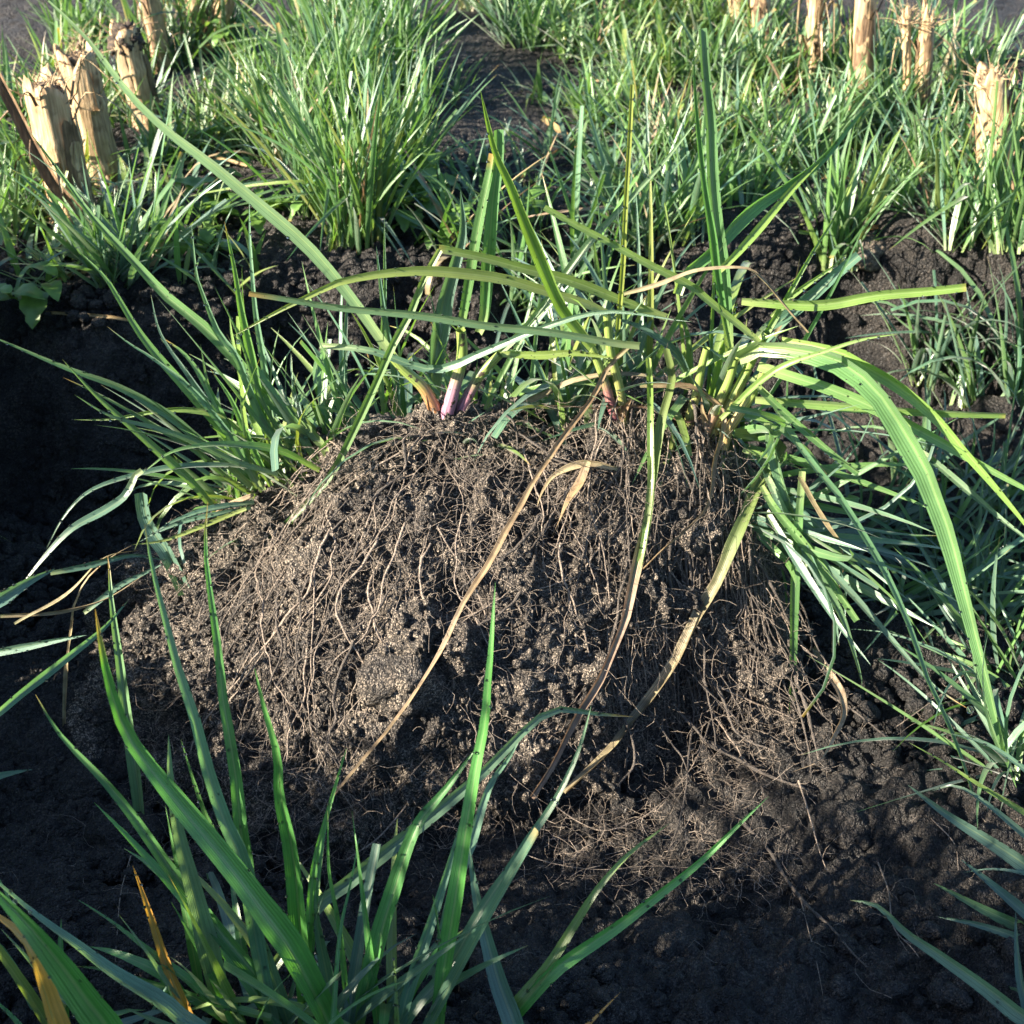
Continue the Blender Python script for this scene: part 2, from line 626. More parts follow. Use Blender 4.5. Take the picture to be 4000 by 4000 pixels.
inpit = sstep(.985, .93, Pf[:, 1])
mask = sstep(-.35, .35, vnoise(Pf, 25, 77))
D = .007 * lump + inpit * (.011 * (clod - .55) * (.3 + .7 * mask)) + (.35 + .65 * inpit) * (.0078 * (crumb - .5)) + .0036 * (tiny - .5)
P[fine] += Nf * D[:, None]
coarse = ~fine
P[coarse, 2] += .006 * vnoise(P[coarse], 9, 5)
ground = obj("ground", mesh_np("ground", P, grid_faces(len(gx), len(gy)), M_GROUND), label="black crumbly field soil with a dug pit in it", kind="structure")

# ------------------------------------------------------------------ the uprooted sod
sod = empty("uprooted_sod", (0, .60, -.10), label="uprooted grass sod, a dark soil lump bristling with roots and topped by long grass", cat="grass sod")
SOD0 = np.array([0, .60, -.10])
sx = np.linspace(-.285, .175, 430)
vv = np.linspace(0, 1, 460)
# rows follow the slope so that the steep face gets as many rows as the top
ys = np.concatenate([np.linspace(.735, .655, 70), np.linspace(.6545, .44, 390)])
X, Y = np.meshgrid(sx, ys)
P = np.stack([X.ravel(), Y.ravel(), sod_h(X.ravel(), Y.ravel())], 1)
zx = np.gradient(P[:, 2].reshape(X.shape), sx, axis=1).ravel()
zy = np.gradient(P[:, 2].reshape(X.shape), ys, axis=0).ravel()
N = nrm(np.stack([-zx, -zy, np.ones(len(P))], 1))
Pw = P + .006 * np.stack([vnoise(P, 60, 31), vnoise(P, 60, 32), vnoise(P, 60, 33)], 1)
big = 1 - worley(Pw, 30, 4) ** 2
clod = 1 - worley(Pw, 75, 14) ** 2
crumb = 1.15 - 1.25 * worley(Pw, 190, 24)
tiny = 1 - worley(Pw, 420, 34) ** 2
# furrows that run down the face with the roots
run = P.copy(); run[:, 0] = (P[:, 0] - .05) / (.45 + 1.6 * (.70 - P[:, 1])); run[:, 1] *= .22; run[:, 2] *= .22
furrow = vnoise(run, 95, 44)
D = .008 * vnoise(P, 22, 41) + .011 * (big - .6) + .0080 * (clod - .55) + .0058 * (crumb - .5) * (.35 + .9 * sstep(-.4, .4, vnoise(P, 48, 71))) + .0020 * (tiny - .5) + .0032 * furrow
holes = sstep(.22, .60, vnoise(P, 34, 51))
D -= .014 * holes
P = P + N * D[:, None]
me = mesh_np("soil", P - SOD0, grid_faces(len(sx), len(ys)), M_SOD)
soil = obj("soil", me, sod, label="crumbly black soil of the root ball")


def add_crumbs(name, pts, nrmls, sizes, mat, base, parent=None, seed=1, **kw):
    rs = np.random.RandomState(seed)
    parts = []
    iv, if_ = ICO1
    jv, jf = ICO2
    for q, nn, s in zip(pts, nrmls, sizes):
        v, f = (jv, jf) if s > .0028 else (iv, if_)
        d = 1 + .28 * (rs.rand(len(v)) - .5) * 2
        sc = s * (.7 + .6 * rs.rand(3))
        a = rs.rand() * 6.28
        vv_ = v * d[:, None] * sc
        ca, sa = math.cos(a), math.sin(a)
        vv_ = np.stack([vv_[:, 0] * ca - vv_[:, 1] * sa, vv_[:, 0] * sa + vv_[:, 1] * ca, vv_[:, 2]], 1)
        parts.append((vv_ + q + nn * s * .35 - base, f))
    V, F, _ = join(parts)
    return obj(name, mesh_np(name, V, F, mat), parent, kind="stuff", **kw)


idx = RS.choice(len(P), 9000, replace=False)
idx = idx[P[idx, 1] < .68]
add_crumbs("crumbs", P[idx], N[idx], .0006 + .0022 * RS.rand(len(idx)) ** 3, M_SOD, SOD0, sod, 3, label="small soil crumbs stuck to the root ball")

# crumbs and clods of spilt soil over the pit floor
q = np.stack([RS.uniform(-.36, .42, 24000), RS.uniform(.33, .98, 24000)], 1)
q = q[(sod_h(q[:, 0], q[:, 1]) < ground_h(q[:, 0], q[:, 1]) + .01)]
dens = sstep(-.3, .4, vnoise(np.c_[q, q[:, :1] * 0], 14, 61))
q = q[RS.rand(len(q)) < .25 + .75 * dens]
qp = np.c_[q, ground_h(q[:, 0], q[:, 1])]
add_crumbs("soil_crumbs", qp, np.tile([0, 0, 1.0], (len(qp), 1)), .0008 + .0048 * RS.rand(len(qp)) ** 3, M_GROUND, np.zeros(3), None, 5,
           label="loose black soil crumbs strewn over the pit floor", cat="soil crumbs")


def clod_mesh(name, r, seed, mat, flat=.75):
    v, f = ICO4
    v = v * np.array([1, .9, flat])
    w = v * r
    w2 = w + .12 * r * np.stack([vnoise(w + seed, 3 / r, 1), vnoise(w + seed, 3 / r, 2), vnoise(w + seed, 3 / r, 3)], 1)
    d = .55 * r * (1 - worley(w2 + seed, 1.1 / r, seed) ** 2 - .6) + .30 * r * (1 - worley(w2 + seed, 2.7 / r, seed + 5) ** 2 - .5) + .16 * r * (1 - worley(w2 + seed, 6 / r, seed + 9) ** 2 - .5) + .06 * r * vnoise(w + seed, 12 / r, seed)
    return mesh_np(name, w + v * d[:, None], f, mat)


CLODS = [  # px, py, radius, label
    (1540, 2650, .020, "fist of dark crumbly soil lodged low in the root face", True),
    (730, 2200, .013, "rounded soil clod on the shoulder of the sod below the grass fan", True),
    (2290, 2610, .012, "soil clod beside the long folded dry leaf", True),
    (480, 3290, .017, "dark clod among the broad blades beside the orange-tipped leaf", False),
    (330, 3080, .013, "dark clod at the upper edge of the spilt soil behind the broad blades", False),
    (3290, 3230, .014, "dark clod near the end of the thick hanging root", False),
    (3900, 1640, .018, "dark clod lying in the shaded grass by the pit edge", False),
    (3280, 1780, .015, "dark clod between the drooping blades beside the sod", False),
    (2600, 3700, .016, "dark clod between the two slanting front blades and the floor", False),
]
for k, (px, py, r, lab, onsod) in enumerate(CLODS):
    c0 = surf(px, py, r * .2)
    o = obj("soil_clod", clod_mesh("soil_clod", r, 7 + 13 * k, M_SOD if onsod else M_GROUND), label=lab, cat="soil clod", group="soil clods")
    o.location = c0 + np.array([0, .2 * r, -.1 * r])
st_ = on_z(3375, 985, -.03)
m_stone = soil_mat("sandy_clod", (.03, .026, .021), (.06, .05, .04), (.10, .082, .062), 900, .4)
o = obj("pebble", clod_mesh("pebble", .0150, 99, m_stone, .8), label="rounded pale brown lump stuck in the sunlit pit wall", cat="clod")
pe = surf(3375, 985, .004)
o.location = pe

# ------------------------------------------------------------------ blade colours
GREEN = [(.10, .205, .065), (.115, .225, .07), (.10, .195, .085), (.125, .24, .075), (.115, .22, .095)]
BLUE = [(.10, .195, .13), (.098, .185, .138), (.125, .225, .14)]
FRESH = [(.075, .23, .05), (.09, .26, .055), (.085, .23, .07)]
ORANGE = [(.50, .25, .05)]
YEL = [(.18, .27, .06), (.21, .26, .065), (.15, .25, .06)]
DEAD = [(.40, .31, .20), (.34, .25, .155), (.44, .355, .235), (.29, .205, .13)]


def tintof(code, r):
    pal = {'g': GREEN, 'f': FRESH, 'o': ORANGE, 'b': BLUE, 'y': YEL, 'd': DEAD}[code]
    c = r.choice(pal)
    k = r.uniform(.82, 1.2)
    return tuple(v * k * r.uniform(.93, 1.07) for v in c)


# ------------------------------------------------------------------ pool of blade shapes (unit length, width 1 in x)
POOL, BENDS = [], []
for k in range(28):
    r = random.Random(400 + k)
    bend = r.choice([.08, .2, .3, .5, .7, 1.1, 1.7]) * r.uniform(.7, 1.3)
    ns = 9
    t = np.linspace(0, 1, ns)
    ang = bend * t ** 1.4
    if r.random() < .15:
        kk = r.randint(4, 6); ang[kk:] += r.uniform(.6, 1.3)
    side = r.uniform(-.22, .22) * t
    dP = np.stack([np.sin(side), np.sin(ang), np.cos(ang)], 1) / (ns - 1)
    Pn = np.vstack([[0, 0, 0], np.cumsum(dP[1:], 0)])
    T = nrm(np.gradient(Pn, axis=0))
    Nn = nrm(np.cross(np.tile([1.0, 0, 0], (ns, 1)), T))
    tw = r.uniform(-1.3, 1.3) * t
    S = np.tile([1.0, 0, 0], (ns, 1)) * np.cos(tw)[:, None]
    W = wprof(ns, blunt=r.random() < .12)
    lift = np.sin(tw) * W * .5 * .03
    u = np.array([-1, 0, 1.0])
    V = Pn[:, None, :] + (W * .5)[:, None, None] * u[None, :, None] * S[:, None, :] + (np.abs(u)[None, :, None] * (W * .009)[:, None, None] + u[None, :, None] * lift[:, None, None]) * Nn[:, None, :]
    V = V.reshape(-1, 3)
    i = np.arange(ns - 1)[:, None] * 3
    j = np.arange(2)[None, :]
    F = np.stack([i + j, i + j + 1, i + 4 + j, i + 3 + j], -1).reshape(-1, 4)
    uv = np.stack([np.tile((u + 1) / 2, ns), np.repeat(t, 3)], 1)
    me = mesh_np("leaf", V, F, M_BLADE, uv=uv)
    med = mesh_np("dry_leaf", V, F, M_DEAD, uv=uv)
    POOL.append((V, F, uv, me, med))
    BENDS.append(bend)


STIFF = [k for k in range(28) if BENDS[k] < .62]


def eul(a, b, c):
    return np.array(Matrix.Rotation(c, 3, 'Z') @ Matrix.Rotation(b, 3, 'Y') @ Matrix.Rotation(a, 3, 'X'))


def blade_params(r, hgt, wid, spread, lean, pal, foot, tiltmax):
    az = r.uniform(0, 6.283)
    tilt = tiltmax * r.random() ** .8
    d = foot * math.sqrt(r.random())
    fa = r.uniform(0, 6.283)
    L = hgt * r.uniform(.45, 1.1)
    w = wid * r.uniform(.7, 1.6)
    code = r.choice(pal)
    return az, tilt, (d * math.cos(fa), d * math.sin(fa)), L, w, code


def make_tuft(pos, nsolo, nmass, hgt, wid, foot, tiltmax, pal, seed, label=None, parent=None, lean=(0, 0), group=None, stiff=False):
    r = random.Random(seed)
    root = parent if parent is not None else empty("grass_tuft", pos, label=label, cat="grass tuft", group=group)
    base = np.array(pos) if parent is None else np.zeros(3)
    off = np.zeros(3) if parent is None else np.array(pos)
    parts, cols = [], []
    for k in range(nsolo + nmass):
        az, tilt, (dx, dy), L, w, code = blade_params(r, hgt, wid, 0, lean, pal, foot, tiltmax)
        R = eul(-tilt, 0, az)
        # lean of the whole tuft
        ax = Vector((-lean[1], lean[0], 0))
        if ax.length > 0:
            R = np.array(Matrix.Rotation(ax.length * r.uniform(.5, 1.4), 3, ax.normalized())) @ R
        pl = POOL[r.choice(STIFF) if stiff and r.random() < .8 else r.randrange(len(POOL))]
        c = tintof(code, r)
        loc = off + np.array([dx, dy, -.004])
        if k < nsolo:
            o = obj("leaf", pl[4] if code == 'd' else pl[3], root, color=(*c, -1.0 if code == 'd' else r.random() ** 2 * .5))
            o.matrix_local = Matrix.Translation(loc) @ Matrix(R).to_4x4() @ Matrix.Diagonal((w, L, L, 1))
        else:
            V = (pl[0] * np.array([w, L, L])) @ R.T + loc
            parts.append((V, pl[1], pl[2]))
            cols.append(np.tile([*c, 1], (len(V), 1)))
    if parts:
        V, F, U = join(parts)
        obj("leaves", mesh_np("leaves", V, F, M_BLADE_MASS, uv=U, col=np.vstack(cols)), root, kind="stuff")
    return root


def drops_on(Ps, name, parent, base, seed, rmin=.00025, rmax=.0007):
    rs = np.random.RandomState(seed)
    v, f = ICO2
    parts = []
    for q in Ps:
        s = rmin + (rmax - rmin) * rs.rand() ** 2.5
        parts.append((v * s + q - base, f))
    if parts:
        V, F, _ = join(parts)
        obj(name, mesh_np(name, V, F, M_WATER), parent, kind="stuff", label="beads of dew along the leaf edges")


def hero(spec, parent, base, seed, dewlist, name="leaf", k=22):
    """spec = (width px, palette code, Ybase, Ytip, flags, [(px,py)...] base -> tip)"""
    w, code, y0, y1, flags, pts = spec
    r = random.Random(seed)
    pts = [(a, b) for a, b in pts]
    seg = np.r_[0, np.cumsum([math.dist(pts[i], pts[i + 1]) for i in range(len(pts) - 1)])]
    seg = seg / seg[-1]
    if y0 == 's':
        P = [surf(a, b, y1 + .004 * r.random()) for a, b in pts]
    elif y0 == 'm':   # starts in the air at y1[0], ends on the surface
        P = [at(a, b, min(y1[0], surf(a, b, y1[1])[1])) for a, b in pts]
    else:
        P = [at(a, b, y0 + (y1 - y0) * t) for (a, b), t in zip(pts, seg)]
    if 'x' in flags:      # carry the foot on down into the ground
        d = P[0] - P[1]
        d = d / np.linalg.norm(d)
        d = nrm(d + np.array([0, 0, -.6]))
        q = P[0]
        for _ in range(14):
            q = q + d * .012
            if q[2] < ground_h(q[0], q[1]) - .004:
                break
        P = [q] + P
    P = resample(P, k)
    dpt = np.array([depth(q) for q in P])
    W = w * dpt / FPX * wprof(k, 'b' in flags, .45 if 'n' in flags else .65) * (1.14 if 'x' in flags else (1.2 if 'w' in flags else .94))
    if 'c' in flags:
        W = w * dpt / FPX * np.interp(np.linspace(0, 1, k), [0, .5, 1], [.8, 1, .7])
    roll = r.uniform(-.5, .5)
    tw = r.uniform(-.7, .7)
    if code == 'd':     # shrivelled: uneven width, wavering line, more twist
        W = W * (1 + .30 * vnoise(P + seed, 70, 3))
        P = P + .0016 * np.stack([vnoise(P + seed, 45, 5), vnoise(P + seed, 45, 6), vnoise(P + seed, 45, 7)], 1)
        tw = r.choice([-1, 1]) * r.uniform(.8, 1.6)
    else:
        P = P + .0009 * np.stack([vnoise(P + seed, 28, 5), vnoise(P + seed, 28, 6), vnoise(P + seed, 28, 7)], 1)
        W = W * (1 + .08 * vnoise(P + seed, 60, 3))
    V, F, U = blade_np(P, W / max(.75, math.cos(roll)), roll=roll, fold=r.uniform(.22, .5), twist=tw)
    c = tintof(code, r)
    mat = M_DEAD if code == 'd' else M_BLADE
    dirt = .75 if 'D' in flags else r.random() * .35
    if code == 'd':
        dirt = .46 if 'G' in flags else -1.0
    o = obj(name, mesh_np(name, V - base, F, mat, uv=U), parent, color=(*c, dirt))
    n_d = int(len(P) * (1.3 if code != 'd' else 0))
    rs = np.random.RandomState(seed)
    ac = 5
    for _ in range(n_d):
        i = rs.randint(1, k - 1)
        e_ = rs.choice([0, 4, rs.randint(0, 5)])
        dewlist.append(V[i * ac + e_] * .9 + V[min(i + 1, k - 1) * ac + e_] * .1)
    return o


# ------------------------------------------------------------------ grass that grows on the sod
LEFT_FAN = [
    (38, 'g', .62, .60, '', [(985, 1900), (761, 1706), (652, 1612), (471, 1510), (290, 1445), (0, 1333), (-90, 1300)]),
    (46, 'g', .63, .72, '', [(1304, 1810), (1232, 1690), (1087, 1590), (870, 1348), (761, 1246), (652, 1159), (507, 1007), (348, 833), (239, 688), (109, 507)]),
    (44, 'g', .62, .66, '', [(1029, 1916), (906, 1735), (819, 1626), (725, 1517), (630, 1409), (543, 1300), (471, 1188), (406, 1087), (301, 982)]),
    (38, 'g', .64, .66, 'n', [(1060, 1750), (1020, 1560), (978, 1400), (942, 1232), (913, 1051), (877, 862)]),
    (28, 'b', .65, .68, 'n', [(1080, 1740), (1060, 1640), (1029, 1400), (993, 1159), (975, 942), (971, 775)]),
    (32, 'b', .64, .64, '', [(1150, 1850), (1100, 1750), (1000, 1600), (927, 1400), (855, 1304), (797, 1159), (768, 1072), (743, 884)]),
    (20, 'g', .64, .64, '', [(1130, 1750), (1020, 1560), (927, 1304), (840, 1123)]),
    (30, 'b', .63, .63, '', [(1010, 1850), (860, 1640), (725, 1450), (630, 1304), (594, 1152)]),
    (28, 'b', .63, .62, '', [(1040, 1870), (900, 1700), (760, 1530), (601, 1400), (507, 1340), (417, 1272)]),
    (28, 'g', .61, .58, '', [(1087, 1850), (906, 1793), (761, 1727), (616, 1677), (435, 1626), (293, 1543)]),
    (28, 'g', .62, .60, '', [(960, 1920), (906, 1880), (761, 1749), (616, 1662), (435, 1568), (243, 1477)]),
    (32, 'g', .61, .56, '', [(1250, 1840), (1087, 1764), (906, 1735), (761, 1742), (652, 1771), (587, 1822), (536, 1858)]),
    (36, 'b', .58, .55, '', [(560, 1842), (536, 1858), (493, 1938), (406, 1996), (290, 2061), (181, 2170), (72, 2300)]),
    (26, 'y', .63, .62, '', [(1000, 1740), (870, 1633), (725, 1601), (580, 1612), (435, 1637), (283, 1640)]),
    (38, 'g', .61, .60, '', [(870, 2030), (833, 1988), (761, 1901), (652, 1793), (507, 1662), (399, 1561), (246, 1401)]),
    (24, 'b', .62, .58, '', [(990, 1830), (906, 1822), (725, 1822), (543, 1851), (362, 1909), (254, 2010), (181, 2140)]),
    (22, 'y', .61, .60, '', [(990, 1935), (900, 1880), (820, 1850)]),
    (40, 'g', .62, .64, '', [(1010, 1900), (900, 1700), (790, 1480), (720, 1380), (640, 1320)]),
    (30, 'g', .62, .63, '', [(1060, 1900), (960, 1700), (900, 1560), (820, 1440)]),
    (26, 'd', .60, .60, '', [(1000, 1930), (900, 1970), (820, 2030)]),
    (26, 'b', .60, .58, '', [(990, 1960), (820, 1985), (690, 2030), (610, 2075)]),
    (22, 'b', .60, .58, '', [(980, 1980), (780, 2020), (640, 2070), (540, 2120)]),
    (20, 'y', .59, .57, '', [(960, 1990), (780, 2060), (640, 2110), (510, 2130)]),
]
TOP = [
    # first shoot, left: long arching leaf A, then the bent dark one
    (54, 'g', .648, .72, '', [(1574, 1440), (1400, 1196), (1232, 993), (1087, 862), (870, 674), (652, 507), (507, 370), (348, 167), (185, 0), (120, -70)]),
    (36, 'g', .648, .66, 'bw', [(1800, 1304), (1822, 1159), (1851, 978), (1880, 833), (1909, 688), (1923, 601)]),
    (42, 'g', .655, .66, 'bDw', [(1870, 1300), (1894, 1232), (1909, 1014), (1923, 797), (1945, 616), (1945, 507)]),
    (44, 'y', .635, .61, 'Dw', [(2307, 1362), (2206, 1217), (2133, 1072), (2061, 906), (1996, 739), (1938, 616), (1901, 493), (1869, 355)]),
    (46, 'y', .645, .60, 'D', [(2372, 1225), (2278, 1181), (2133, 1138), (1952, 1087), (1735, 1062), (1590, 1062), (1409, 1087), (1280, 1125), (910, 1310)]),
    (44, 'y', .66, .64, 'bD', [(2600, 1235), (2532, 1210), (2387, 1159), (2206, 1094), (2025, 1043), (1880, 1007), (1717, 975)]),
    (32, 'g', .63, .60, 'cD', [(1717, 975), (1648, 1101), (1604, 1217), (1539, 1340), (1481, 1481), (1394, 1662), (1300, 1843), (1180, 1980), (1050, 2110)]),
    (34, 'g', .60, .57, 'cD', [(2500, 1352), (2459, 1348), (2170, 1297), (1880, 1268), (1590, 1225), (1300, 1196), (978, 1145)]),
    (22, 'y', .65, .66, 'b', [(2400, 1500), (2409, 1304), (2430, 1014), (2445, 761), (2459, 543), (2467, 333)]),
    (34, 'g', .66, .70, '', [(1900, 1430), (1952, 1377), (2061, 1268), (2170, 1130), (2314, 942), (2459, 783), (2604, 623), (2700, 500), (2790, 400)]),
    (34, 'y', .64, .64, 'bD', [(2962, 1333), (2890, 1275), (2745, 1159), (2700, 1123), (2532, 1036), (2387, 949), (2278, 891), (2122, 808)]),
    (52, 'g', .65, .68, 'b', [(2850, 1400), (2830, 1100), (2796, 833), (2781, 652), (2774, 471), (2756, 290), (2745, 109)]),
    (36, 'g', .64, .65, '', [(2854, 1362), (2825, 1232), (2796, 1072), (2774, 906), (2752, 761), (2730, 580), (2709, 362), (2701, 174)]),
    (56, 'g', .65, .70, 'D', [(2640, 1150), (2672, 1072), (2781, 978), (2926, 826), (3071, 725), (3216, 616), (3361, 442), (3448, 377)]),
    (36, 'y', .65, .69, '', [(2780, 1080), (2854, 1014), (2999, 855), (3143, 696), (3288, 536)]),
    (28, 'y', .64, .66, 'D', [(2850, 1560), (2991, 1304), (3064, 1174), (3122, 1072), (3180, 971), (3252, 855), (3339, 681)]),
    (52, 'b', .65, .66, 'b', [(2960, 1320), (3006, 1275), (3107, 1210), (3252, 1087), (3354, 1000)]),
    (22, 'y', .65, .66, '', [(3010, 1240), (3107, 1150), (3250, 1050), (3310, 995)]),
    (44, 'y', .64, .62, 'bD', [(2900, 1170), (3107, 1188), (3252, 1188), (3433, 1159), (3614, 1141), (3774, 1123)]),
    (72, 'b', .67, .70, '', [(1690, 1560), (1698, 1400), (1727, 1196), (1771, 1051), (1807, 906), (1800, 746)]),
    (34, 'y', .645, .64, 'D', [(1952, 1380), (1988, 1376), (2120, 1382), (2242, 1378), (2420, 1400)]),
    (34, 'b', .64, .60, '', [(1250, 1350), (1450, 1365), (1700, 1450), (1900, 1370), (2100, 1290), (2380, 1220), (2700, 1260)]),
    (30, 'b', .66, .66, '', [(1560, 1640), (1540, 1440), (1500, 1200), (1470, 960)]),
    (24, 'b', .66, .67, '', [(1500, 1640), (1490, 1400), (1505, 1100), (1500, 850)]),
    (26, 'g', .65, .66, '', [(1900, 1600), (1960, 1480), (2060, 1300), (2160, 1180)]),
    # right-hand leaves that arch over the side
    (70, 'g', .64, .50, 'Dw', [(2880, 1400), (2962, 1358), (3107, 1372), (3238, 1401), (3339, 1459), (3433, 1546), (3527, 1691), (3614, 1851), (3665, 1988), (3709, 2097), (3745, 2242), (3796, 2438), (3846, 2626), (3875, 2767), (3926, 2941), (3977, 3093)]),
    (50, 'y', .645, .56, 'D', [(3050, 1330), (3274, 1372), (3361, 1416), (3506, 1503), (3651, 1626), (3760, 1757), (3868, 1880), (4000, 2039), (4100, 2180)]),
    (54, 'g', .635, .57, '', [(2960, 1430), (3049, 1459), (3216, 1510), (3397, 1583), (3578, 1677), (3760, 1778), (4000, 1901), (4150, 1990)]),
    (44, 'y', .63, .60, 'bD', [(2950, 1560), (3049, 1568), (3252, 1583), (3542, 1604), (3760, 1615), (3933, 1622)]),
    (28, 'y', .62, .60, '', [(2820, 1640), (2962, 1503), (3071, 1430), (3216, 1380), (3361, 1336), (3513, 1311)]),
    (30, 'g', .62, .56, 'D', [(3560, 1740), (3636, 1793), (3760, 1901), (3904, 2017), (4000, 2090), (4090, 2170)]),
    (32, 'g', .63, .46, 'D', [(2930, 1480), (3000, 1540), (3107, 1720), (3216, 1865), (3288, 1952), (3361, 2083), (3470, 2264), (3542, 2430), (3614, 2640), (3687, 2788), (3760, 2984), (3817, 3165), (3875, 3361), (3948, 3528), (3977, 3614)]),
    (40, 'g', .61, .56, 'bD', [(3136, 1843), (3122, 2025), (3107, 2242), (3100, 2459), (3093, 2677), (3090, 2790)]),
    (38, 'g', .61, .57, 'bD', [(2980, 1900), (3035, 1996), (3180, 2170), (3252, 2264), (3354, 2423)]),
    (34, 'g', .60, .56, 'D', [(3120, 2100), (3194, 2242), (3281, 2387), (3325, 2517), (3361, 2640), (3365, 2680)]),
    (34, 'g', .62, .60, 'bD', [(2960, 1500), (2990, 1540), (3165, 1690), (3354, 1843)]),
    (44, 'g', .63, .60, '', [(3000, 1650), (3030, 1800), (3100, 2000), (3160, 2140)]),
    (40, 'b', .62, .56, '', [(2990, 1850), (3060, 2000), (3150, 2150), (3260, 2400), (3280, 2520)]),
    (34, 'b', .61, .53, '', [(3000, 2000), (3120, 2200), (3260, 2420), (3400, 2600)]),
    (30, 'b', .61, .52, '', [(3050, 1980), (3200, 2180), (3420, 2430), (3650, 2680), (3780, 2770)]),
    (26, 'y', .63, .62, '', [(2900, 1760), (3010, 1790), (3130, 1835)]),
    (36, 'b', .66, .66, '', [(2700, 1500), (2640, 1380), (2500, 1280), (2350, 1230)]),
    (34, 'y', .655, .66, '', [(2760, 1600), (2800, 1420), (2840, 1300), (2880, 1180)]),
    (36, 'g', .66, .67, '', [(2680, 1590), (2700, 1450), (2690, 1300), (2640, 1180)]),
]
DRY = [
    (44, 'd', 'm', (.645, .030), 'cG', [(2875, 1691), (3035, 1735), (3010, 1800), (2962, 1901), (2875, 2083), (2803, 2264), (2730, 2387), (2658, 2532), (2600, 2640), (2459, 2839), (2314, 2998), (2206, 3100)]),
    (36, 'd', 'm', (.62, .034), 'cG', [(2604, 1365), (2619, 1481), (2582, 1662), (2553, 1843), (2532, 1988), (2488, 2170), (2459, 2314), (2430, 2460), (2343, 2640), (2242, 2817), (2155, 2998), (2075, 3107)]),
    (28, 'y', 'm', (.62, .033), 'cD', [(2532, 1401), (2543, 1590), (2546, 1764), (2545, 1900), (2510, 2150), (2460, 2340)]),
    (22, 'd', 'm', (.635, .038), 'c', [(2459, 1358), (2372, 1445), (2314, 1554), (2206, 1698), (2097, 1865), (1988, 2046), (1916, 2184), (1836, 2314), (1749, 2495), (1633, 2700), (1553, 2803), (1445, 2948), (1300, 3107)]),
    (22, 'd', 'm', (.64, .026), 'c', [(2500, 1500), (2622, 1503), (2709, 1510), (2817, 1583), (2825, 1684), (2796, 1807), (2767, 1952), (2723, 2039), (2600, 2140), (2520, 2220)]),
    (20, 'd', .64, .62, 'c', [(2440, 1140), (2600, 1101), (2745, 1051), (2912, 1043), (2977, 1087), (3049, 1167), (3107, 1246), (3151, 1304)]),
    (22, 'd', .655, .645, 'c', [(2000, 1590), (2140, 1540), (2260, 1480), (2400, 1460), (2560, 1480), (2700, 1520)]),
    (16, 'd', .645, .635, '', [(2820, 1600), (2680, 1650), (2560, 1600), (2430, 1590), (2100, 1590), (1960, 1600)]),
    (26, 'd', 's', .016, '', [(2410, 1830), (2280, 1810), (2170, 1850), (2120, 1920), (2100, 1980)]),
    (40, 'd', 's', .020, '', [(2290, 1800), (2260, 1880), (2220, 1950), (2190, 2020), (2150, 2090)]),
    (30, 'd', 'm', (.60, .02), '', [(3120, 1870), (3240, 2060), (3290, 2160), (3270, 2300), (3240, 2560)]),
    (34, 'd', 's', .018, '', [(3180, 2530), (3260, 2660), (3290, 2780), (3260, 2870), (3200, 2960), (3100, 3010)]),
    (36, 'd', .640, .640, '', [(1772, 1645), (1785, 1590), (1802, 1550)]),
    (28, 'd', .642, .640, '', [(1705, 1645), (1672, 1590), (1655, 1530)]),
    (26, 'd', .640, .640, '', [(2425, 1655), (2445, 1600), (2475, 1550)]),
    (26, 'd', .640, .640, '', [(2770, 1680), (2745, 1610), (2735, 1550)]),
    (20, 'd', .66, .655, '', [(3030, 1310), (3080, 1200), (3110, 1110), (3130, 1000)]),
]
tuftL = empty("grass_tuft", (0, 0, 0), sod, label="fan of narrow green blades spreading to one side of the sod")
tuftT = empty("grass_tuft", (0, 0, 0), sod, label="tall grass shoots on the crown of the sod, some bent and cut")
dew = []
for k, s in enumerate(LEFT_FAN):
    hero(s, tuftL, SOD0, 1000 + k, dew)
for k, s in enumerate(TOP):
    hero(s, tuftT, SOD0, 1100 + k, dew)
for k, s in enumerate(DRY):
    hero(s, sod, SOD0, 1200 + k, dew, "dry_leaf", 30)
# shoots with coloured bases
SHOOTS = [  # colour, width px, Y, pts base->top
    ((.42, .20, .10), 52, .642, [(1712, 1640), (1690, 1580), (1650, 1510), (1574, 1440), (1530, 1390)]),
    ((.40, .19, .28), 52, .640, [(1740, 1640), (1771, 1530), (1800, 1423), (1806, 1360), (1800, 1290)]),
    ((.33, .14, .22), 46, .642, [(1790, 1625), (1836, 1532), (1880, 1459), (1952, 1385)]),
    ((.30, .11, .13), 40, .645, [(2405, 1650), (2375, 1530), (2345, 1440), (2307, 1350), (2290, 1320)]),
    ((.30, .30, .10), 40, .646, [(2440, 1640), (2415, 1500), (2385, 1377), (2370, 1225)]),
    ((.34, .33, .12), 46, .645, [(2780, 1660), (2860, 1560), (2940, 1400), (2970, 1340), (2995, 1300)]),
    ((.36, .22, .16), 44, .643, [(2740, 1720), (2800, 1590), (2850, 1480), (2870, 1400)]),
    ((.40, .30, .13), 40, .638, [(2830, 1700), (2900, 1600), (2960, 1510), (2985, 1440)]),
    ((.33, .34, .12), 38, .648, [(2690, 1640), (2720, 1540), (2740, 1440), (2760, 1360)]),
]
for k, (c, w, Yd, pts) in enumerate(SHOOTS):
    Pp = resample([at(a, b, Yd) for a, b in pts], 14)
    Pp[0, 2] -= .008
    V, F, U = tube_np(Pp, np.linspace(1.1, .72, 14) * w * .5 * .73 / FPX, 10)
    obj("shoot", mesh_np("shoot", V - SOD0, F, M_SHOOT, uv=U), tuftT, color=(*c, 1))
drops_on(dew, "dew_drops", sod, SOD0, 5)
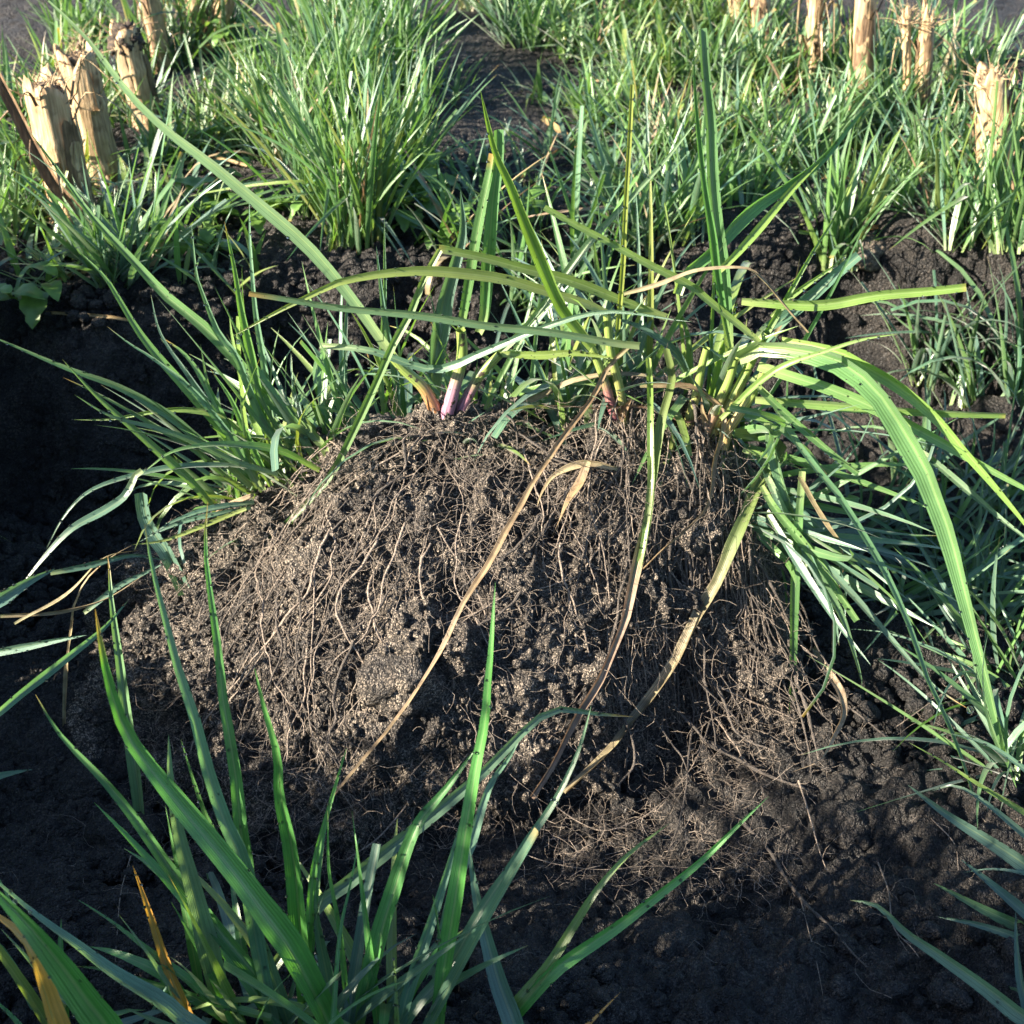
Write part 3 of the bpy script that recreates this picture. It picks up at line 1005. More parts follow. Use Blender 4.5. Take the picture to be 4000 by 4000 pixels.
# thick filler of blades on the crown and along the back of the sod
r = random.Random(77)
for k in range(13):
    xx = -.135 + k * .0215 + r.uniform(-.008, .008)
    yy = .668 + r.uniform(-.006, .022)
    zz = float(sod_h(xx, yy)) - .004
    make_tuft(np.array([xx, yy, zz]) - SOD0, 12, 14, r.uniform(.08, .14) * (1.15 if xx < -.03 else 1.05), .0040, .014, 1.0, 'gbbbgy' if xx < 0 else 'bbbgyy', 2000 + k, parent=tuftT)
for k in range(6):
    xx = -.155 + k * .012
    yy = .640 + r.uniform(-.006, .01)
    zz = float(sod_h(xx, yy)) - .003
    make_tuft(np.array([xx, yy, zz]) - SOD0, 8, 4, r.uniform(.07, .12), .0040, .010, .75, 'gggby', 2100 + k, parent=tuftL, lean=(-.45, .15))
# right flank: leaves lying over the side of the sod
for k in range(4):
    xx = .118 + .009 * (k % 3)
    yy = .655 - k * .012
    make_tuft(np.array([xx, yy, float(sod_h(xx, yy))]) - SOD0, 7, 3, .13, .0042, .008, .5, 'bbgg', 2200 + k, parent=tuftT, lean=(1.5, -.5))

# ------------------------------------------------------------------ roots
def walk(x0, y0, steps, r, off0, step=.0045, xc=.05, fan=1.0, jit=.62):
    pts = []
    xx, yy = x0, y0
    dev, lift = r.uniform(-.25, .25), off0
    for _ in range(steps):
        zz = max(float(sod_h(xx, yy)), float(ground_h(xx, yy)))
        pts.append((xx, yy, zz + lift))
        ax = (xx - xc) * 2.7 * fan + dev
        dx, dy = ax, -.85
        e_ = .002
        gz_ = (float(sod_h(xx, yy - e_)) - zz) / e_
        n_ = math.sqrt(dx * dx + dy * dy + (dy * -gz_) ** 2 * .0 + gz_ * gz_)
        xx += dx / n_ * step
        yy += dy / n_ * step
        dev += r.uniform(-jit, jit)
        dev *= .93
        lift += r.uniform(-.0013, .0013)
        lift = min(.018, max(.0, lift))
    return np.array(pts)


r = random.Random(5)
nroot = 0
fine_parts = []


def sprout(Pr, count, rr, lmin=.006, lmax=.028):
    for _ in range(count):
        i = rr.randrange(len(Pr))
        p0 = Pr[i]
        d = np.array([rr.gauss(0, 1), rr.gauss(-.35, .7), rr.gauss(-.2, .7)])
        d /= np.linalg.norm(d)
        L = rr.uniform(lmin, lmax)
        m_ = 7
        q = [p0]
        for s in range(m_):
            d = d + np.array([rr.gauss(0, .42), rr.gauss(0, .42), rr.gauss(-.04, .42)])
            d /= np.linalg.norm(d)
            nq = q[-1] + d * L / m_
            zt = max(float(sod_h(nq[0], nq[1])), float(ground_h(nq[0], nq[1]))) + .003
            if nq[2] < zt:
                nq[2] = zt
            q.append(nq)
        fine_parts.append(tube_np(np.array(q), np.linspace(1, .45, m_ + 1) * rr.uniform(.00009, .00020), 3))


def add_root(Pr, rad, rr, dirty=.5, sprouts=5, name="root"):
    k = max(10, min(34, int(len(Pr) * 1.3)))
    Q = resample(Pr, k)
    R = .8 * rad * np.linspace(1.0, .4, k) * (1 + .30 * vnoise(Q, 240, 3))
    dirty_ = rr.random() < dirty
    if dirty_:
        R = R * 1.5 * (1 + .35 * vnoise(Q, 320, 5))
    V, F, U = tube_np(Q, R, 7, .30 if dirty_ else .10, rr.randrange(9999))
    o = obj(name, mesh_np(name, V - SOD0, F, M_ROOTDIRT if dirty_ else M_ROOT, uv=U), sod)
    sprout(Q, sprouts, rr)
    return o


for k in range(112):
    x0 = r.uniform(-.13, .125)
    y0 = r.uniform(.655, .53) if x0 < .09 else r.uniform(.655, .60)
    Pr = walk(x0, y0, r.randint(12, 40), r, r.uniform(.002, .010))
    add_root(Pr, r.choice([.0003, .00035, .00045, .0006, .0009]), r, .40, r.randint(3, 8))
for k in range(85):      # the curtain of roots on the steep side
    x0 = r.uniform(.05, .136)
    y0 = r.uniform(.655, .575)
    Pr = walk(x0, y0, r.randint(16, 32), r, r.uniform(.003, .016), xc=.085, fan=1.5, jit=.24)
    add_root(Pr, r.choice([.0003, .0004, .0005, .0008]), r, .55, r.randint(3, 7))
HROOT = [
    (18, .010, [(2745, 2890), (2854, 2948), (2962, 3013), (3071, 3056), (3158, 3085)]),
    (18, .016, [(3080, 2500), (3100, 2622), (3151, 2767), (3180, 2890), (3201, 2977)]),
    (14, .014, [(3070, 2520), (3090, 2650), (3130, 2800), (3160, 2930), (3170, 3030)]),
    (12, .010, [(3180, 2680), (3310, 2760), (3397, 2825), (3491, 2904)]),
    (16, .006, [(2904, 3216), (3006, 3325), (3071, 3433), (3151, 3535), (3252, 3629), (3325, 3716), (3390, 3781)]),
    (6, .010, [(2032, 3332), (2170, 3375), (2350, 3397), (2532, 3383), (2700, 3390)]),
    (8, .012, [(2160, 3140), (2242, 3200), (2350, 3245), (2459, 3216), (2570, 3150), (2700, 3000), (2760, 2860)]),
    (10, .020, [(2685, 2640), (2710, 2770), (2690, 2950), (2680, 3080), (2650, 3220), (2610, 3330)]),
    (8, .018, [(2760, 2620), (2790, 2740), (2760, 2860), (2720, 2980)]),
    (12, .012, [(3120, 3050), (3160, 3180), (3200, 3320), (3230, 3400)]),
    (9, .008, [(3470, 3140), (3580, 3150), (3660, 3220), (3730, 3300), (3745, 3410)]),
    (10, .006, [(3430, 3370), (3470, 3480), (3490, 3620), (3560, 3700), (3590, 3740)]),
    (7, .006, [(3130, 3520), (3160, 3640), (3190, 3760), (3215, 3890)]),
    (9, .012, [(3500, 2840), (3600, 2770), (3720, 2680), (3800, 2600)]),
    (8, .006, [(535, 3270), (500, 3380), (470, 3500), (455, 3680), (450, 3760)]),
    (10, .008, [(1230, 2200), (1225, 2400), (1215, 2580), (1225, 2750), (1240, 2870)]),
    (12, .008, [(1560, 1770), (1420, 1850), (1330, 1920), (1270, 2020), (1230, 2200)]),
    (11, .008, [(1620, 1850), (1500, 1900), (1450, 2000), (1410, 2110), (1340, 2280)]),
    (9, .008, [(1400, 2120), (1350, 2270), (1290, 2400), (1200, 2560)]),
    (9, .010, [(1960, 1610), (2010, 1660), (2020, 1770), (1985, 1900)]),
    (10, .010, [(1570, 2580), (1480, 2660), (1380, 2760), (1310, 2860)]),
    (8, .008, [(640, 2760), (760, 2680), (880, 2560), (980, 2420), (1060, 2300)]),
    (8, .008, [(2140, 2120), (2260, 2180), (2360, 2230), (2480, 2300), (2560, 2400)]),
    (9, .010, [(1960, 2760), (1860, 2900), (1760, 3030), (1640, 3160)]),
    (12, .012, [(1900, 2620), (1820, 2760), (1720, 2900), (1620, 3010), (1540, 3100)]),
    (14, .010, [(1700, 3000), (1600, 3130), (1480, 3270), (1350, 3360)]),
]
for w, off, pts in HROOT:
    Pr = np.array([surf(a, b, off) for a, b in pts])
    add_root(resample(Pr, 22), w * .5 * .72 / FPX * .9, r, .45, 8)
# roots hanging free in a fringe over the steep end and the lower edge
for k in range(62):
    if k < 40:
        x0, y0 = r.uniform(.075, .135), r.uniform(.645, .56)
        out = (r.uniform(.012, .055), r.uniform(-.055, -.015))
    else:
        x0 = r.uniform(-.06, .11)
        y0 = .65 - float(np.interp(x0, [-.12, -.02, .06, .12], [.155, .150, .118, .098])) * r.uniform(.55, .85)
        out = (r.uniform(-.02, .03), r.uniform(-.045, -.02))
    z0 = float(sod_h(x0, y0)) - .002
    zf = float(ground_h(x0 + out[0], y0 + out[1])) + .006
    ln = r.uniform(.6, 1.05)
    q = [np.array([x0, y0, z0]), np.array([x0 + out[0] * .35, y0 + out[1] * .4, z0 + (zf - z0) * .22]),
         np.array([x0 + out[0] * .75 + r.gauss(0, .004), y0 + out[1] * .8, z0 + (zf - z0) * .6]),
         np.array([x0 + out[0] * 1.05 + r.gauss(0, .006), y0 + out[1] * 1.1, z0 + (zf - z0) * ln])]
    Q = resample(q, 20)
    Q = Q + .0018 * np.stack([vnoise(Q + k, 110, 1), vnoise(Q + k, 110, 2), vnoise(Q + k, 110, 3)], 1) * np.linspace(0, 1, 20)[:, None]
    add_root(Q, r.choice([.0003, .0004, .0006, .0009]), r, .45, r.randint(4, 9))
# fine rootlets everywhere on the face
for k in range(2700):
    x0 = -.20 + .34 * r.random() ** .7
    y0 = r.uniform(.66, .455)
    p0 = np.array([x0, y0, float(max(sod_h(x0, y0), ground_h(x0, y0))) + .004])
    sprout([p0], 1, r, .010, .044)
for k in range(110):
    x0 = r.uniform(-.25, .30)
    y0 = r.uniform(.52, .36)
    p0 = np.array([x0, y0, float(max(sod_h(x0, y0), ground_h(x0, y0))) + .004])
    sprout([p0], 1, r, .01, .04)
V, F, U = join(fine_parts)
obj("fine_roots", mesh_np("fine_roots", V - SOD0, F, M_FINE, uv=U), sod, kind="stuff", label="hair-fine pale rootlets all over the soil face")

# ------------------------------------------------------------------ grass in front
def hero_tuft(label, specs, seed, at_px, extra=None, z=-.09):
    b = on_z(*at_px, z)
    t = empty("grass_tuft", b, label=label, cat="grass tuft")
    dl = []
    for k, s in enumerate(specs):
        hero(s, t, b, seed + k, dl)
    drops_on(dl, "dew_drops", t, b, seed)
    return t


FRONT_L = [
    (50, 'f', .345, .42, 'x', [(1050, 3990), (975, 3450), (942, 3252), (920, 3035), (890, 2850), (862, 2700), (833, 2387), (804, 2133), (812, 1959)]),
    (54, 'b', .345, .41, 'x', [(1060, 3950), (956, 3411), (891, 3252), (819, 3035), (761, 2817), (690, 2600), (650, 2440), (601, 2242), (565, 2046)]),
    (92, 'f', .335, .385, 'x', [(1290, 4000), (1203, 3832), (1123, 3687), (1014, 3542), (906, 3397), (797, 3252), (652, 3071), (536, 2926), (464, 2781), (413, 2600), (390, 2480), (373, 2372)]),
    (52, 'f', .345, .40, 'x', [(1072, 3977), (1014, 3832), (870, 3651), (696, 3433), (543, 3216), (406, 3049), (239, 2861), (141, 2709)]),
    (72, 'b', .35, .37, 'x', [(862, 4000), (848, 3868), (804, 3687), (754, 3469), (696, 3252), (667, 3071), (656, 2868)]),
    (26, 'f', .36, .38, '', [(1000, 3500), (913, 3361), (819, 3216), (761, 3049), (710, 2886)]),
    (62, 'f', .345, .39, 'x', [(1200, 4000), (1188, 3832), (1159, 3542), (1130, 3288), (1094, 3107), (1087, 2948), (1043, 2781), (1000, 2604)]),
    (40, 'o', .335, .36, 'x', [(746, 4000), (696, 3890), (638, 3745), (572, 3542), (514, 3375)]),
    (42, 'f', .34, .35, '', [(1060, 3975), (1014, 3962), (833, 3904), (725, 3817), (601, 3730), (435, 3607), (301, 3517)]),
    (34, 'f', .35, .40, 'x', [(1180, 3900), (1217, 3455), (1246, 3288), (1297, 3107), (1355, 2926)]),
    (20, 'f', .35, .38, 'x', [(1360, 3900), (1326, 3614), (1283, 3397), (1275, 3165)]),
    (44, 'b', .345, .36, 'x', [(1130, 4000), (1080, 3850), (1030, 3700), (960, 3560)]),
    (50, 'b', .35, .37, 'x', [(1290, 4000), (1270, 3800), (1240, 3600), (1230, 3480)]),
    (36, 'f', .345, .355, 'x', [(900, 4000), (760, 3900), (620, 3850), (420, 3790), (290, 3780)]),
]
FRONT_M = [
    (58, 'f', .34, .42, 'x', [(1706, 4000), (1728, 3832), (1764, 3614), (1793, 3397), (1822, 3216), (1858, 2998), (1894, 2817), (1901, 2700), (1916, 2532), (1930, 2278)]),
    (62, 'f', .345, .40, 'x', [(1401, 4000), (1445, 3795), (1488, 3614), (1539, 3469), (1590, 3325), (1648, 3201), (1735, 3093), (1854, 2922)]),
    (42, 'b', .345, .41, 'x', [(1612, 3940), (1749, 3781), (1901, 3527), (1974, 3419), (2061, 3274), (2170, 3122), (2256, 2948), (2307, 2756)]),
    (46, 'b', .35, .40, 'xb', [(1372, 3904), (1401, 3687), (1438, 3469), (1474, 3296)]),
    (20, 'f', .35, .39, 'x', [(1322, 3723), (1365, 3469), (1398, 3274)]),
    (44, 'b', .345, .39, 'x', [(1575, 3940), (1626, 3759), (1691, 3564), (1778, 3296), (1830, 3120)]),
    (18, 'f', .35, .37, 'x', [(1715, 3800), (1706, 3651), (1684, 3495)]),
    (48, 'b', .38, .47, 'x', [(1220, 3560), (1300, 3491), (1445, 3375), (1590, 3267), (1735, 3151), (1894, 3006), (1988, 2904), (2083, 2817), (2170, 2770), (2314, 2785), (2474, 2799)]),
    (46, 'b', .40, .45, 'x', [(1800, 3400), (1840, 3300), (1916, 3064), (1995, 2948), (2046, 2846)]),
    (24, 'y', .335, .35, 'x', [(1554, 4000), (1545, 3850), (1532, 3716)]),
    (36, 'b', .345, .36, 'x', [(1490, 4000), (1560, 3880), (1640, 3760), (1730, 3640)]),
    (30, 'f', .38, .42, 'x', [(1240, 3400), (1270, 3200), (1330, 3020), (1345, 2950)]),
]
FRONT_C = [
    (68, 'b', .34, .385, 'x', [(2010, 4000), (1952, 3832), (1901, 3651), (1858, 3469), (1833, 3303)]),
    (38, 'y', .345, .385, 'x', [(2000, 3960), (2025, 3919), (2133, 3788), (2242, 3614), (2336, 3469), (2459, 3332), (2615, 3219)]),
    (48, 'f', .345, .39, 'x', [(2000, 3970), (2025, 3948), (2170, 3795), (2387, 3651), (2532, 3527), (2600, 3469), (2745, 3353), (2890, 3216), (3009, 3107)]),
    (26, 'o', .32, .33, 'x', [(2250, 4060), (2314, 4000), (2427, 3882)]),
]
NEAR_L = [
    (165, 'f', .285, .30, 'x', [(450, 4080), (406, 4000), (326, 3904), (217, 3760), (109, 3614), (0, 3498), (-80, 3420)]),
    (105, 'o', .29, .31, 'x', [(250, 4090), (217, 4000), (167, 3832), (109, 3687), (0, 3590), (-90, 3540)]),
    (62, 'b', .33, .345, 'x', [(800, 4040), (725, 4000), (616, 3904), (435, 3796), (290, 3687), (145, 3578), (0, 3455), (-70, 3400)]),
    (40, 'f', .32, .33, 'x', [(100, 4060), (60, 3990), (0, 3930), (-60, 3880)]),
    (30, 'b', .33, .34, 'x', [(360, 4000), (200, 3860), (90, 3720), (0, 3620)]),
]
RIGHT_B = [
    (54, 'b', .345, .40, 'x', [(4060, 4030), (3977, 3962), (3832, 3839), (3687, 3738), (3542, 3643), (3433, 3535), (3325, 3509)]),
    (54, 'b', .42, .45, 'x', [(4180, 3500), (4000, 3375), (3832, 3267), (3687, 3172), (3546, 3067)]),
    (28, 'y', .43, .47, 'x', [(4180, 3290), (4000, 3172), (3832, 3064), (3687, 2970), (3553, 2897)]),
    (44, 'b', .40, .42, 'x', [(4150, 3690), (4000, 3564), (3868, 3455), (3752, 3361)]),
    (40, 'g', .40, .42, 'x', [(4150, 3700), (4000, 3629), (3832, 3549), (3650, 3448)]),
    (34, 'b', .39, .41, 'x', [(4150, 3760), (4000, 3672), (3832, 3614), (3665, 3585)]),
    (36, 'b', .42, .45, 'x', [(4180, 3420), (4000, 3260), (3870, 3150), (3740, 3070), (3640, 3090)]),
    (24, 'b', .41, .43, 'x', [(4150, 3480), (4010, 3420), (3880, 3400), (3760, 3410)]),
    (30, 'b', .45, .48, 'x', [(4150, 3150), (4000, 3000), (3850, 2900), (3700, 2860)]),
    (44, 'b', .35, .40, 'x', [(4020, 3990), (3985, 3830), (3970, 3700), (3965, 3560)]),
    (24, 'b', .36, .40, 'x', [(4040, 3920), (3900, 3900), (3790, 3870), (3700, 3860)]),
]
front_l = hero_tuft("broad-bladed grass tuft in front, widest leaf crossing the others, one tip orange", FRONT_L, 3000, (1150, 4150))
front_m = hero_tuft("grass tuft in front with one tall straight blade rising before the root face", FRONT_M, 3100, (1560, 4150))
hero_tuft("small grass plant in front with two slender blades slanting over the shaded soil", FRONT_C, 3200, (2010, 4080))
near_l = hero_tuft("out-of-focus grass plant in the near corner with a yellow mottled leaf", NEAR_L, 3300, (350, 4250))
hero_tuft("bluish grass plant whose blades all point in from the shaded corner", RIGHT_B, 3400, (4200, 3850))
LOW_L = [
    (36, 'b', .44, .53, '', [(-70, 2840), (0, 2780), (87, 2700), (254, 2575), (399, 2459), (507, 2336)]),
    (36, 'b', .50, .50, '', [(-80, 2570), (0, 2546), (145, 2517), (333, 2481)]),
    (56, 'b', .50, .52, '', [(-90, 2400), (0, 2343), (109, 2271), (210, 2224)]),
    (56, 'b', .60, .61, 'bx', [(680, 2215), (616, 2112), (572, 2025), (558, 1930)]),
    (38, 'g', .52, .54, 'x', [(449, 2420), (435, 2264), (424, 2173)]),
    (30, 'b', .46, .47, '', [(-80, 3060), (0, 3030), (80, 3010), (130, 3000)]),
    (26, 'b', .56, .58, '', [(200, 2240), (350, 2210), (520, 2170), (660, 2190)]),
    (20, 'd', .55, .57, '', [(0, 2410), (200, 2400), (420, 2340), (560, 2250)]),
    (18, 'd', .55, .58, '', [(60, 2440), (250, 2330), (400, 2190), (560, 2150)]),
    (14, 'd', .56, .58, 'x', [(280, 2420), (300, 2330), (350, 2240), (520, 2140)]),
    (26, 'b', .57, .59, '', [(330, 2390), (460, 2290), (560, 2240), (640, 2200)]),
]
hero_tuft("low scattering of bluish and dry blades on the dark floor beside the sod", LOW_L, 3500, (120, 2650))

for k, (tf, px, py, n_, hh_) in enumerate([(front_l, 1120, 4120, 18, .13), (front_m, 1560, 4120, 14, .12), (near_l, 330, 4180, 12, .10), (front_l, 880, 4080, 10, .10)]):
    q = on_z(px, py, -.088)
    make_tuft(q - np.array(tf.location), n_, 0, hh_, .0046, .016, .75, 'ffbby', 3600 + k, parent=tf)

# bigger water drops
for (px, py, Yd, rr_, lab) in [(58, 3523, .338, .0010, "larger water drop on the broad bluish leaf in the near corner"),
                               (118, 3562, .338, .0008, "smaller water drop beside it on the broad bluish leaf"),
                               (3790, 2772, .52, .0019, "clear water drop hanging from a blade tip by the sod's steep side"),
                               (930, 1335, .615, .0011, "water drop hanging under the thin stalk above the grass fan")]:
    v, f = ICO3
    o = obj("water_drop", mesh_np("water_drop", v * rr_ * np.array([1, 1, 1.12]), f, M_WATER), label=lab, cat="water drop")
    o.location = at(px, py, Yd)

# ------------------------------------------------------------------ grass of the field behind
TUFTS = [  # px, py, nsolo, nmass, height, width, foot, tilt, palette, lean, label
    (1390, 950, 60, 40, .165, .0040, .022, .50, 'gggbgy', (.05, 0), "dense green grass tuft at the pit edge behind the sod, tallest there"),
    (1270, 830, 45, 40, .135, .0038, .024, .50, 'gggb', (-.05, 0), "green grass tuft just behind the tallest one, leaning to the stumps"),
    (1530, 740, 40, 45, .135, .0038, .024, .60, 'gggbb', (.15, 0), "green grass tuft beside the bare dark track"),
    (1140, 640, 35, 45, .125, .0040, .024, .65, 'gggby', (-.1, 0), "green grass tuft between the weeds and the dark-topped stump"),
    (1340, 520, 30, 60, .15, .0038, .026, .60, 'ggbb', (0, 0), "green grass tuft in the middle of the row behind the tallest one"),
    (1520, 380, 25, 60, .15, .0036, .028, .60, 'ggbb', (.1, 0), "bluish green tuft farther along beside the track"),
    (1260, 300, 25, 60, .15, .0036, .028, .60, 'gggb', (0, 0), "green tuft beyond the forked stump"),
    (1400, 160, 20, 70, .15, .0036, .030, .60, 'gggb', (.0, 0), "green tuft farthest along the row beside the track"),
    (1000, 430, 25, 50, .10, .0038, .028, .75, 'gggy', (-.1, 0), "short tuft beside the base of the forked stump"),
    (880, 560, 25, 40, .10, .0038, .026, .85, 'gggy', (0, 0), "short tuft right beside the dark-topped stump"),
    (700, 640, 22, 25, .09, .0040, .026, .9, 'ggb', (0, 0), "low tuft between the two front stumps and the weeds"),
    (440, 1110, 24, 6, .12, .0062, .012, .95, 'bbbg', (-.15, -.1), "tuft of broad bluish blades in front of the nearest stump"),
    (530, 1080, 16, 6, .13, .0050, .010, .8, 'bbg', (.1, 0), "upright bluish tuft at the foot of the nearest stump"),
    (60, 900, 26, 30, .12, .0042, .026, .85, 'gggy', (0, 0), "low grass tuft at the outer side of the nearest stump"),
    (130, 620, 26, 40, .11, .0042, .028, .8, 'gggy', (0, 0), "low sunlit tuft outside the leaning brown husk"),
    (40, 430, 20, 40, .10, .0042, .030, .8, 'gggy', (0, 0), "low tuft at the edge of the bare dark ground"),
    (240, 350, 22, 30, .11, .0042, .026, .75, 'ggy', (0, 0), "sparse tuft behind the two front stumps"),
    (480, 480, 25, 30, .12, .0042, .026, .8, 'gggb', (.1, 0), "tuft between the second stump and the dark-topped stump"),
    (640, 250, 20, 40, .13, .0042, .028, .75, 'gggb', (0, 0), "tuft behind the dark-topped stump"),
    (830, 190, 18, 50, .14, .0040, .030, .7, 'gggb', (0, 0), "tuft under the forked stump"),
    (330, 140, 14, 40, .11, .0042, .03, .8, 'ggg', (0, 0), "tuft beside the fallen brown stalk end"),
    (2080, 880, 12, 0, .09, .0040, .012, 1.1, 'bbg', (-.2, 0), "thin bluish seedling tuft on the track behind the sod"),
    (2160, 620, 12, 4, .08, .0040, .014, .9, 'ggb', (0, 0), "sparse seedling tuft standing alone on the track"),
    (2440, 760, 22, 14, .11, .0044, .020, .95, 'bbg', (-.25, 0), "tuft with bluish blades lying out over the track"),
    (1800, 960, 14, 10, .10, .0046, .018, 1.1, 'bbg', (-.2, -.1), "bluish tuft lying at the pit brink behind the cut stems"),
    (2060, 985, 14, 10, .11, .0048, .018, 1.1, 'bbg', (.2, -.1), "bluish tuft lying along the pit brink below the track"),
    (2300, 960, 16, 12, .12, .0046, .020, 1.0, 'bbg', (-.1, -.1), "bluish tuft spilling over the pit brink beside the track"),
    (2500, 900, 18, 14, .12, .0046, .020, .9, 'bbgg', (0, -.05), "bushy tuft at the pit brink between track and cut blades"),
    (2660, 900, 20, 16, .12, .0046, .020, .9, 'ggbb', (.1, 0), "tuft directly behind the tall cut blades of the sod"),
    (2380, 480, 25, 40, .10, .0040, .030, .95, 'ggyb', (-.2, 0), "spreading tuft at the sunny side of the track"),
    (2620, 620, 35, 40, .12, .0040, .028, .85, 'ggyb', (0, 0), "thick tuft on the sunny side between track and straw bundle"),
    (2860, 780, 35, 30, .12, .0042, .026, .85, 'ggb', (0, 0), "tuft in front of the straw bundle"),
    (2900, 560, 30, 45, .12, .0042, .028, .8, 'ggyb', (0, 0), "tuft beside the straw bundle's foot"),
    (3080, 650, 30, 30, .12, .0044, .024, .85, 'ggb', (0, 0), "tuft before the tallest pale stump"),
    (3290, 870, 55, 20, .13, .0044, .020, .85, 'gggyb', (.05, 0), "bright fan-shaped tuft on the brink of the sunlit pit wall"),
    (3470, 800, 30, 20, .11, .0042, .022, .9, 'gggb', (.1, 0), "tuft beside the bright fan on the pit brink"),
    (3230, 560, 30, 30, .13, .0044, .024, .7, 'ggb', (0, 0), "upright tuft between the tallest pale stump and the split stump"),
    (3450, 480, 30, 35, .14, .0044, .026, .65, 'ggbb', (0, 0), "upright bluish tuft between the split stump and its neighbour"),
    (3680, 640, 30, 30, .13, .0044, .024, .75, 'ggbb', (0, 0), "tuft between the split stump and the frayed stump"),
    (3720, 880, 28, 20, .10, .0042, .022, .95, 'ggby', (0, 0), "low tuft in front of the frayed stump"),
    (3930, 900, 28, 24, .13, .0044, .022, .9, 'gggy', (-.1, 0), "tuft at the picture's edge in front of the frayed stump"),
    (3980, 620, 22, 30, .15, .0044, .026, .7, 'gggy', (0, 0), "tall green tuft beyond the frayed stump's outer side"),
    (3760, 360, 22, 40, .14, .0044, .03, .7, 'ggbb', (0, 0), "tuft behind the frayed stump before the dark ploughed ground"),
    (3560, 250, 20, 50, .13, .0044, .03, .7, 'ggbb', (0, 0), "tuft behind the split stump"),
    (3280, 300, 20, 50, .13, .0044, .03, .75, 'ggby', (0, 0), "tuft behind the tallest pale stump"),
    (3050, 330, 22, 50, .12, .0042, .03, .8, 'ggyy', (0, 0), "yellowish tuft under the straw bundle's rear side"),
    (2800, 330, 25, 60, .12, .0042, .032, .85, 'ggyb', (0, 0), "wide sunlit tuft in front of the two farthest pale stumps"),
    (2560, 330, 22, 60, .11, .0042, .034, .9, 'ggyy', (0, 0), "straw-flecked tuft on the sunny bank of the track"),
    (2300, 230, 20, 60, .11, .0040, .034, .9, 'ggyb', (-.1, 0), "tuft at the bend of the track"),
    (2060, 190, 22, 40, .11, .0040, .028, .85, 'gbb', (0, 0), "bluish tuft in the middle of the track, farther back"),
    (2200, 60, 15, 60, .12, .0040, .036, .85, 'gby', (0, 0), "farthest tuft closing the track"),
    (2480, 120, 18, 70, .12, .0040, .036, .85, 'ggyy', (0, 0), "sunlit tuft beside the farthest tuft"),
    (2700, 130, 18, 70, .13, .0040, .036, .8, 'ggyy', (0, 0), "sunlit tuft in front of the farthest pale stump"),
    (2950, 150, 16, 60, .13, .0040, .034, .8, 'ggyy', (0, 0), "sunlit tuft around the second-farthest pale stump"),
    (1900, 30, 10, 40, .11, .0040, .034, .85, 'gb', (0, 0), "far tuft at the head of the dark track"),
]
for k, (px, py, ns_, nm_, hg, wd, ft, ti, pal, ln, lab) in enumerate(TUFTS):
    g0 = on_z(px, py, 0.0)
    g0[2] = float(ground_h(g0[0], g0[1]))
    if px > 2250 and py < 860:
        hg *= .66
    if px < 950 and py < 1000:
        hg *= .75
    nm_ = int(nm_ * 2.0)
    wd *= .74
    if 900 < px < 1700:
        hg *= .86
    if px > 2600 and 760 < py:
        ln, ti, hg = (ln[0], .38), ti * .8, hg * .9
    make_tuft(g0, ns_, nm_, hg, wd, ft, ti, pal + 'gg' + (pal[:2] + 'd' if k % 3 == 0 else ''), 5000 + k, lab, lean=ln, group="grass tufts of the stubble field", stiff=True)
# short seedling grass and creeping weeds cover the soil between the tufts, save for the bare track
r = random.Random(63)
cover = 0
REFS = [((300, 900), "the nearest stump"), ((400, 690), "the second stump"), ((585, 500), "the rotten-topped stump"), ((640, 270), "the slim stump"),
        ((805, 200), "the forked stump"), ((1390, 950), "the tallest tuft"), ((1900, 500), "the dark track"), ((2900, 150), "the farthest pale stump"),
        ((3170, 330), "the straw-wrapped stump"), ((3360, 440), "the tallest pale stump"), ((3600, 480), "the split stump"), ((3890, 700), "the frayed stump"),
        ((3290, 870), "the sunlit pit brink"), ((2500, 900), "the shaded pit brink"), ((430, 1110), "the broad bluish tuft"), ((1150, 450), "the chickweed row"),
        ((2560, 330), "the straw-flecked tuft"), ((60, 250), "the bare dark ground")]
seen_labels = set()


def seedling_label(px, py, hh_):
    near = [n_ for _, n_ in sorted((math.dist((px, py), q_), n_) for q_, n_ in REFS)]
    size = "very low" if hh_ < .048 else ("low" if hh_ < .062 else "taller")
    for a_, b_ in ((0, 1), (0, 2), (1, 2), (0, 3)):
        lab = f"{size} seedling grass clump between {near[a_]} and {near[b_]}"
        if lab not in seen_labels:
            break
    seen_labels.add(lab)
    return lab


while cover < 50:
    px, py = r.uniform(-60, 4060), r.uniform(150, 1080)
    if 1560 < px < 2250 and (cover < 46 or py < 250):
        continue
    if cover >= 46 and not (1600 < px < 2200 and 250 < py < 800):
        continue
    if cover < 46 and px > 1300 and py > 830 or (px > 2000 and py > 760):
        continue
    g0 = on_z(px, py, 0.0)
    if g0[1] < np.interp(g0[0], [-.6, -.25, -.10, .02, .14, .6], [.845, .853, .915, .955, .975, .985]) + .012:
        continue
    g0[2] = float(ground_h(g0[0], g0[1]))
    hh_ = r.uniform(.035, .075)
    make_tuft(g0, 12, 16, hh_, .0036, .035, 1.15, 'gggby', 7000 + cover, seedling_label(px, py, hh_), group="seedling grass clumps between the tufts")
    cover += 1
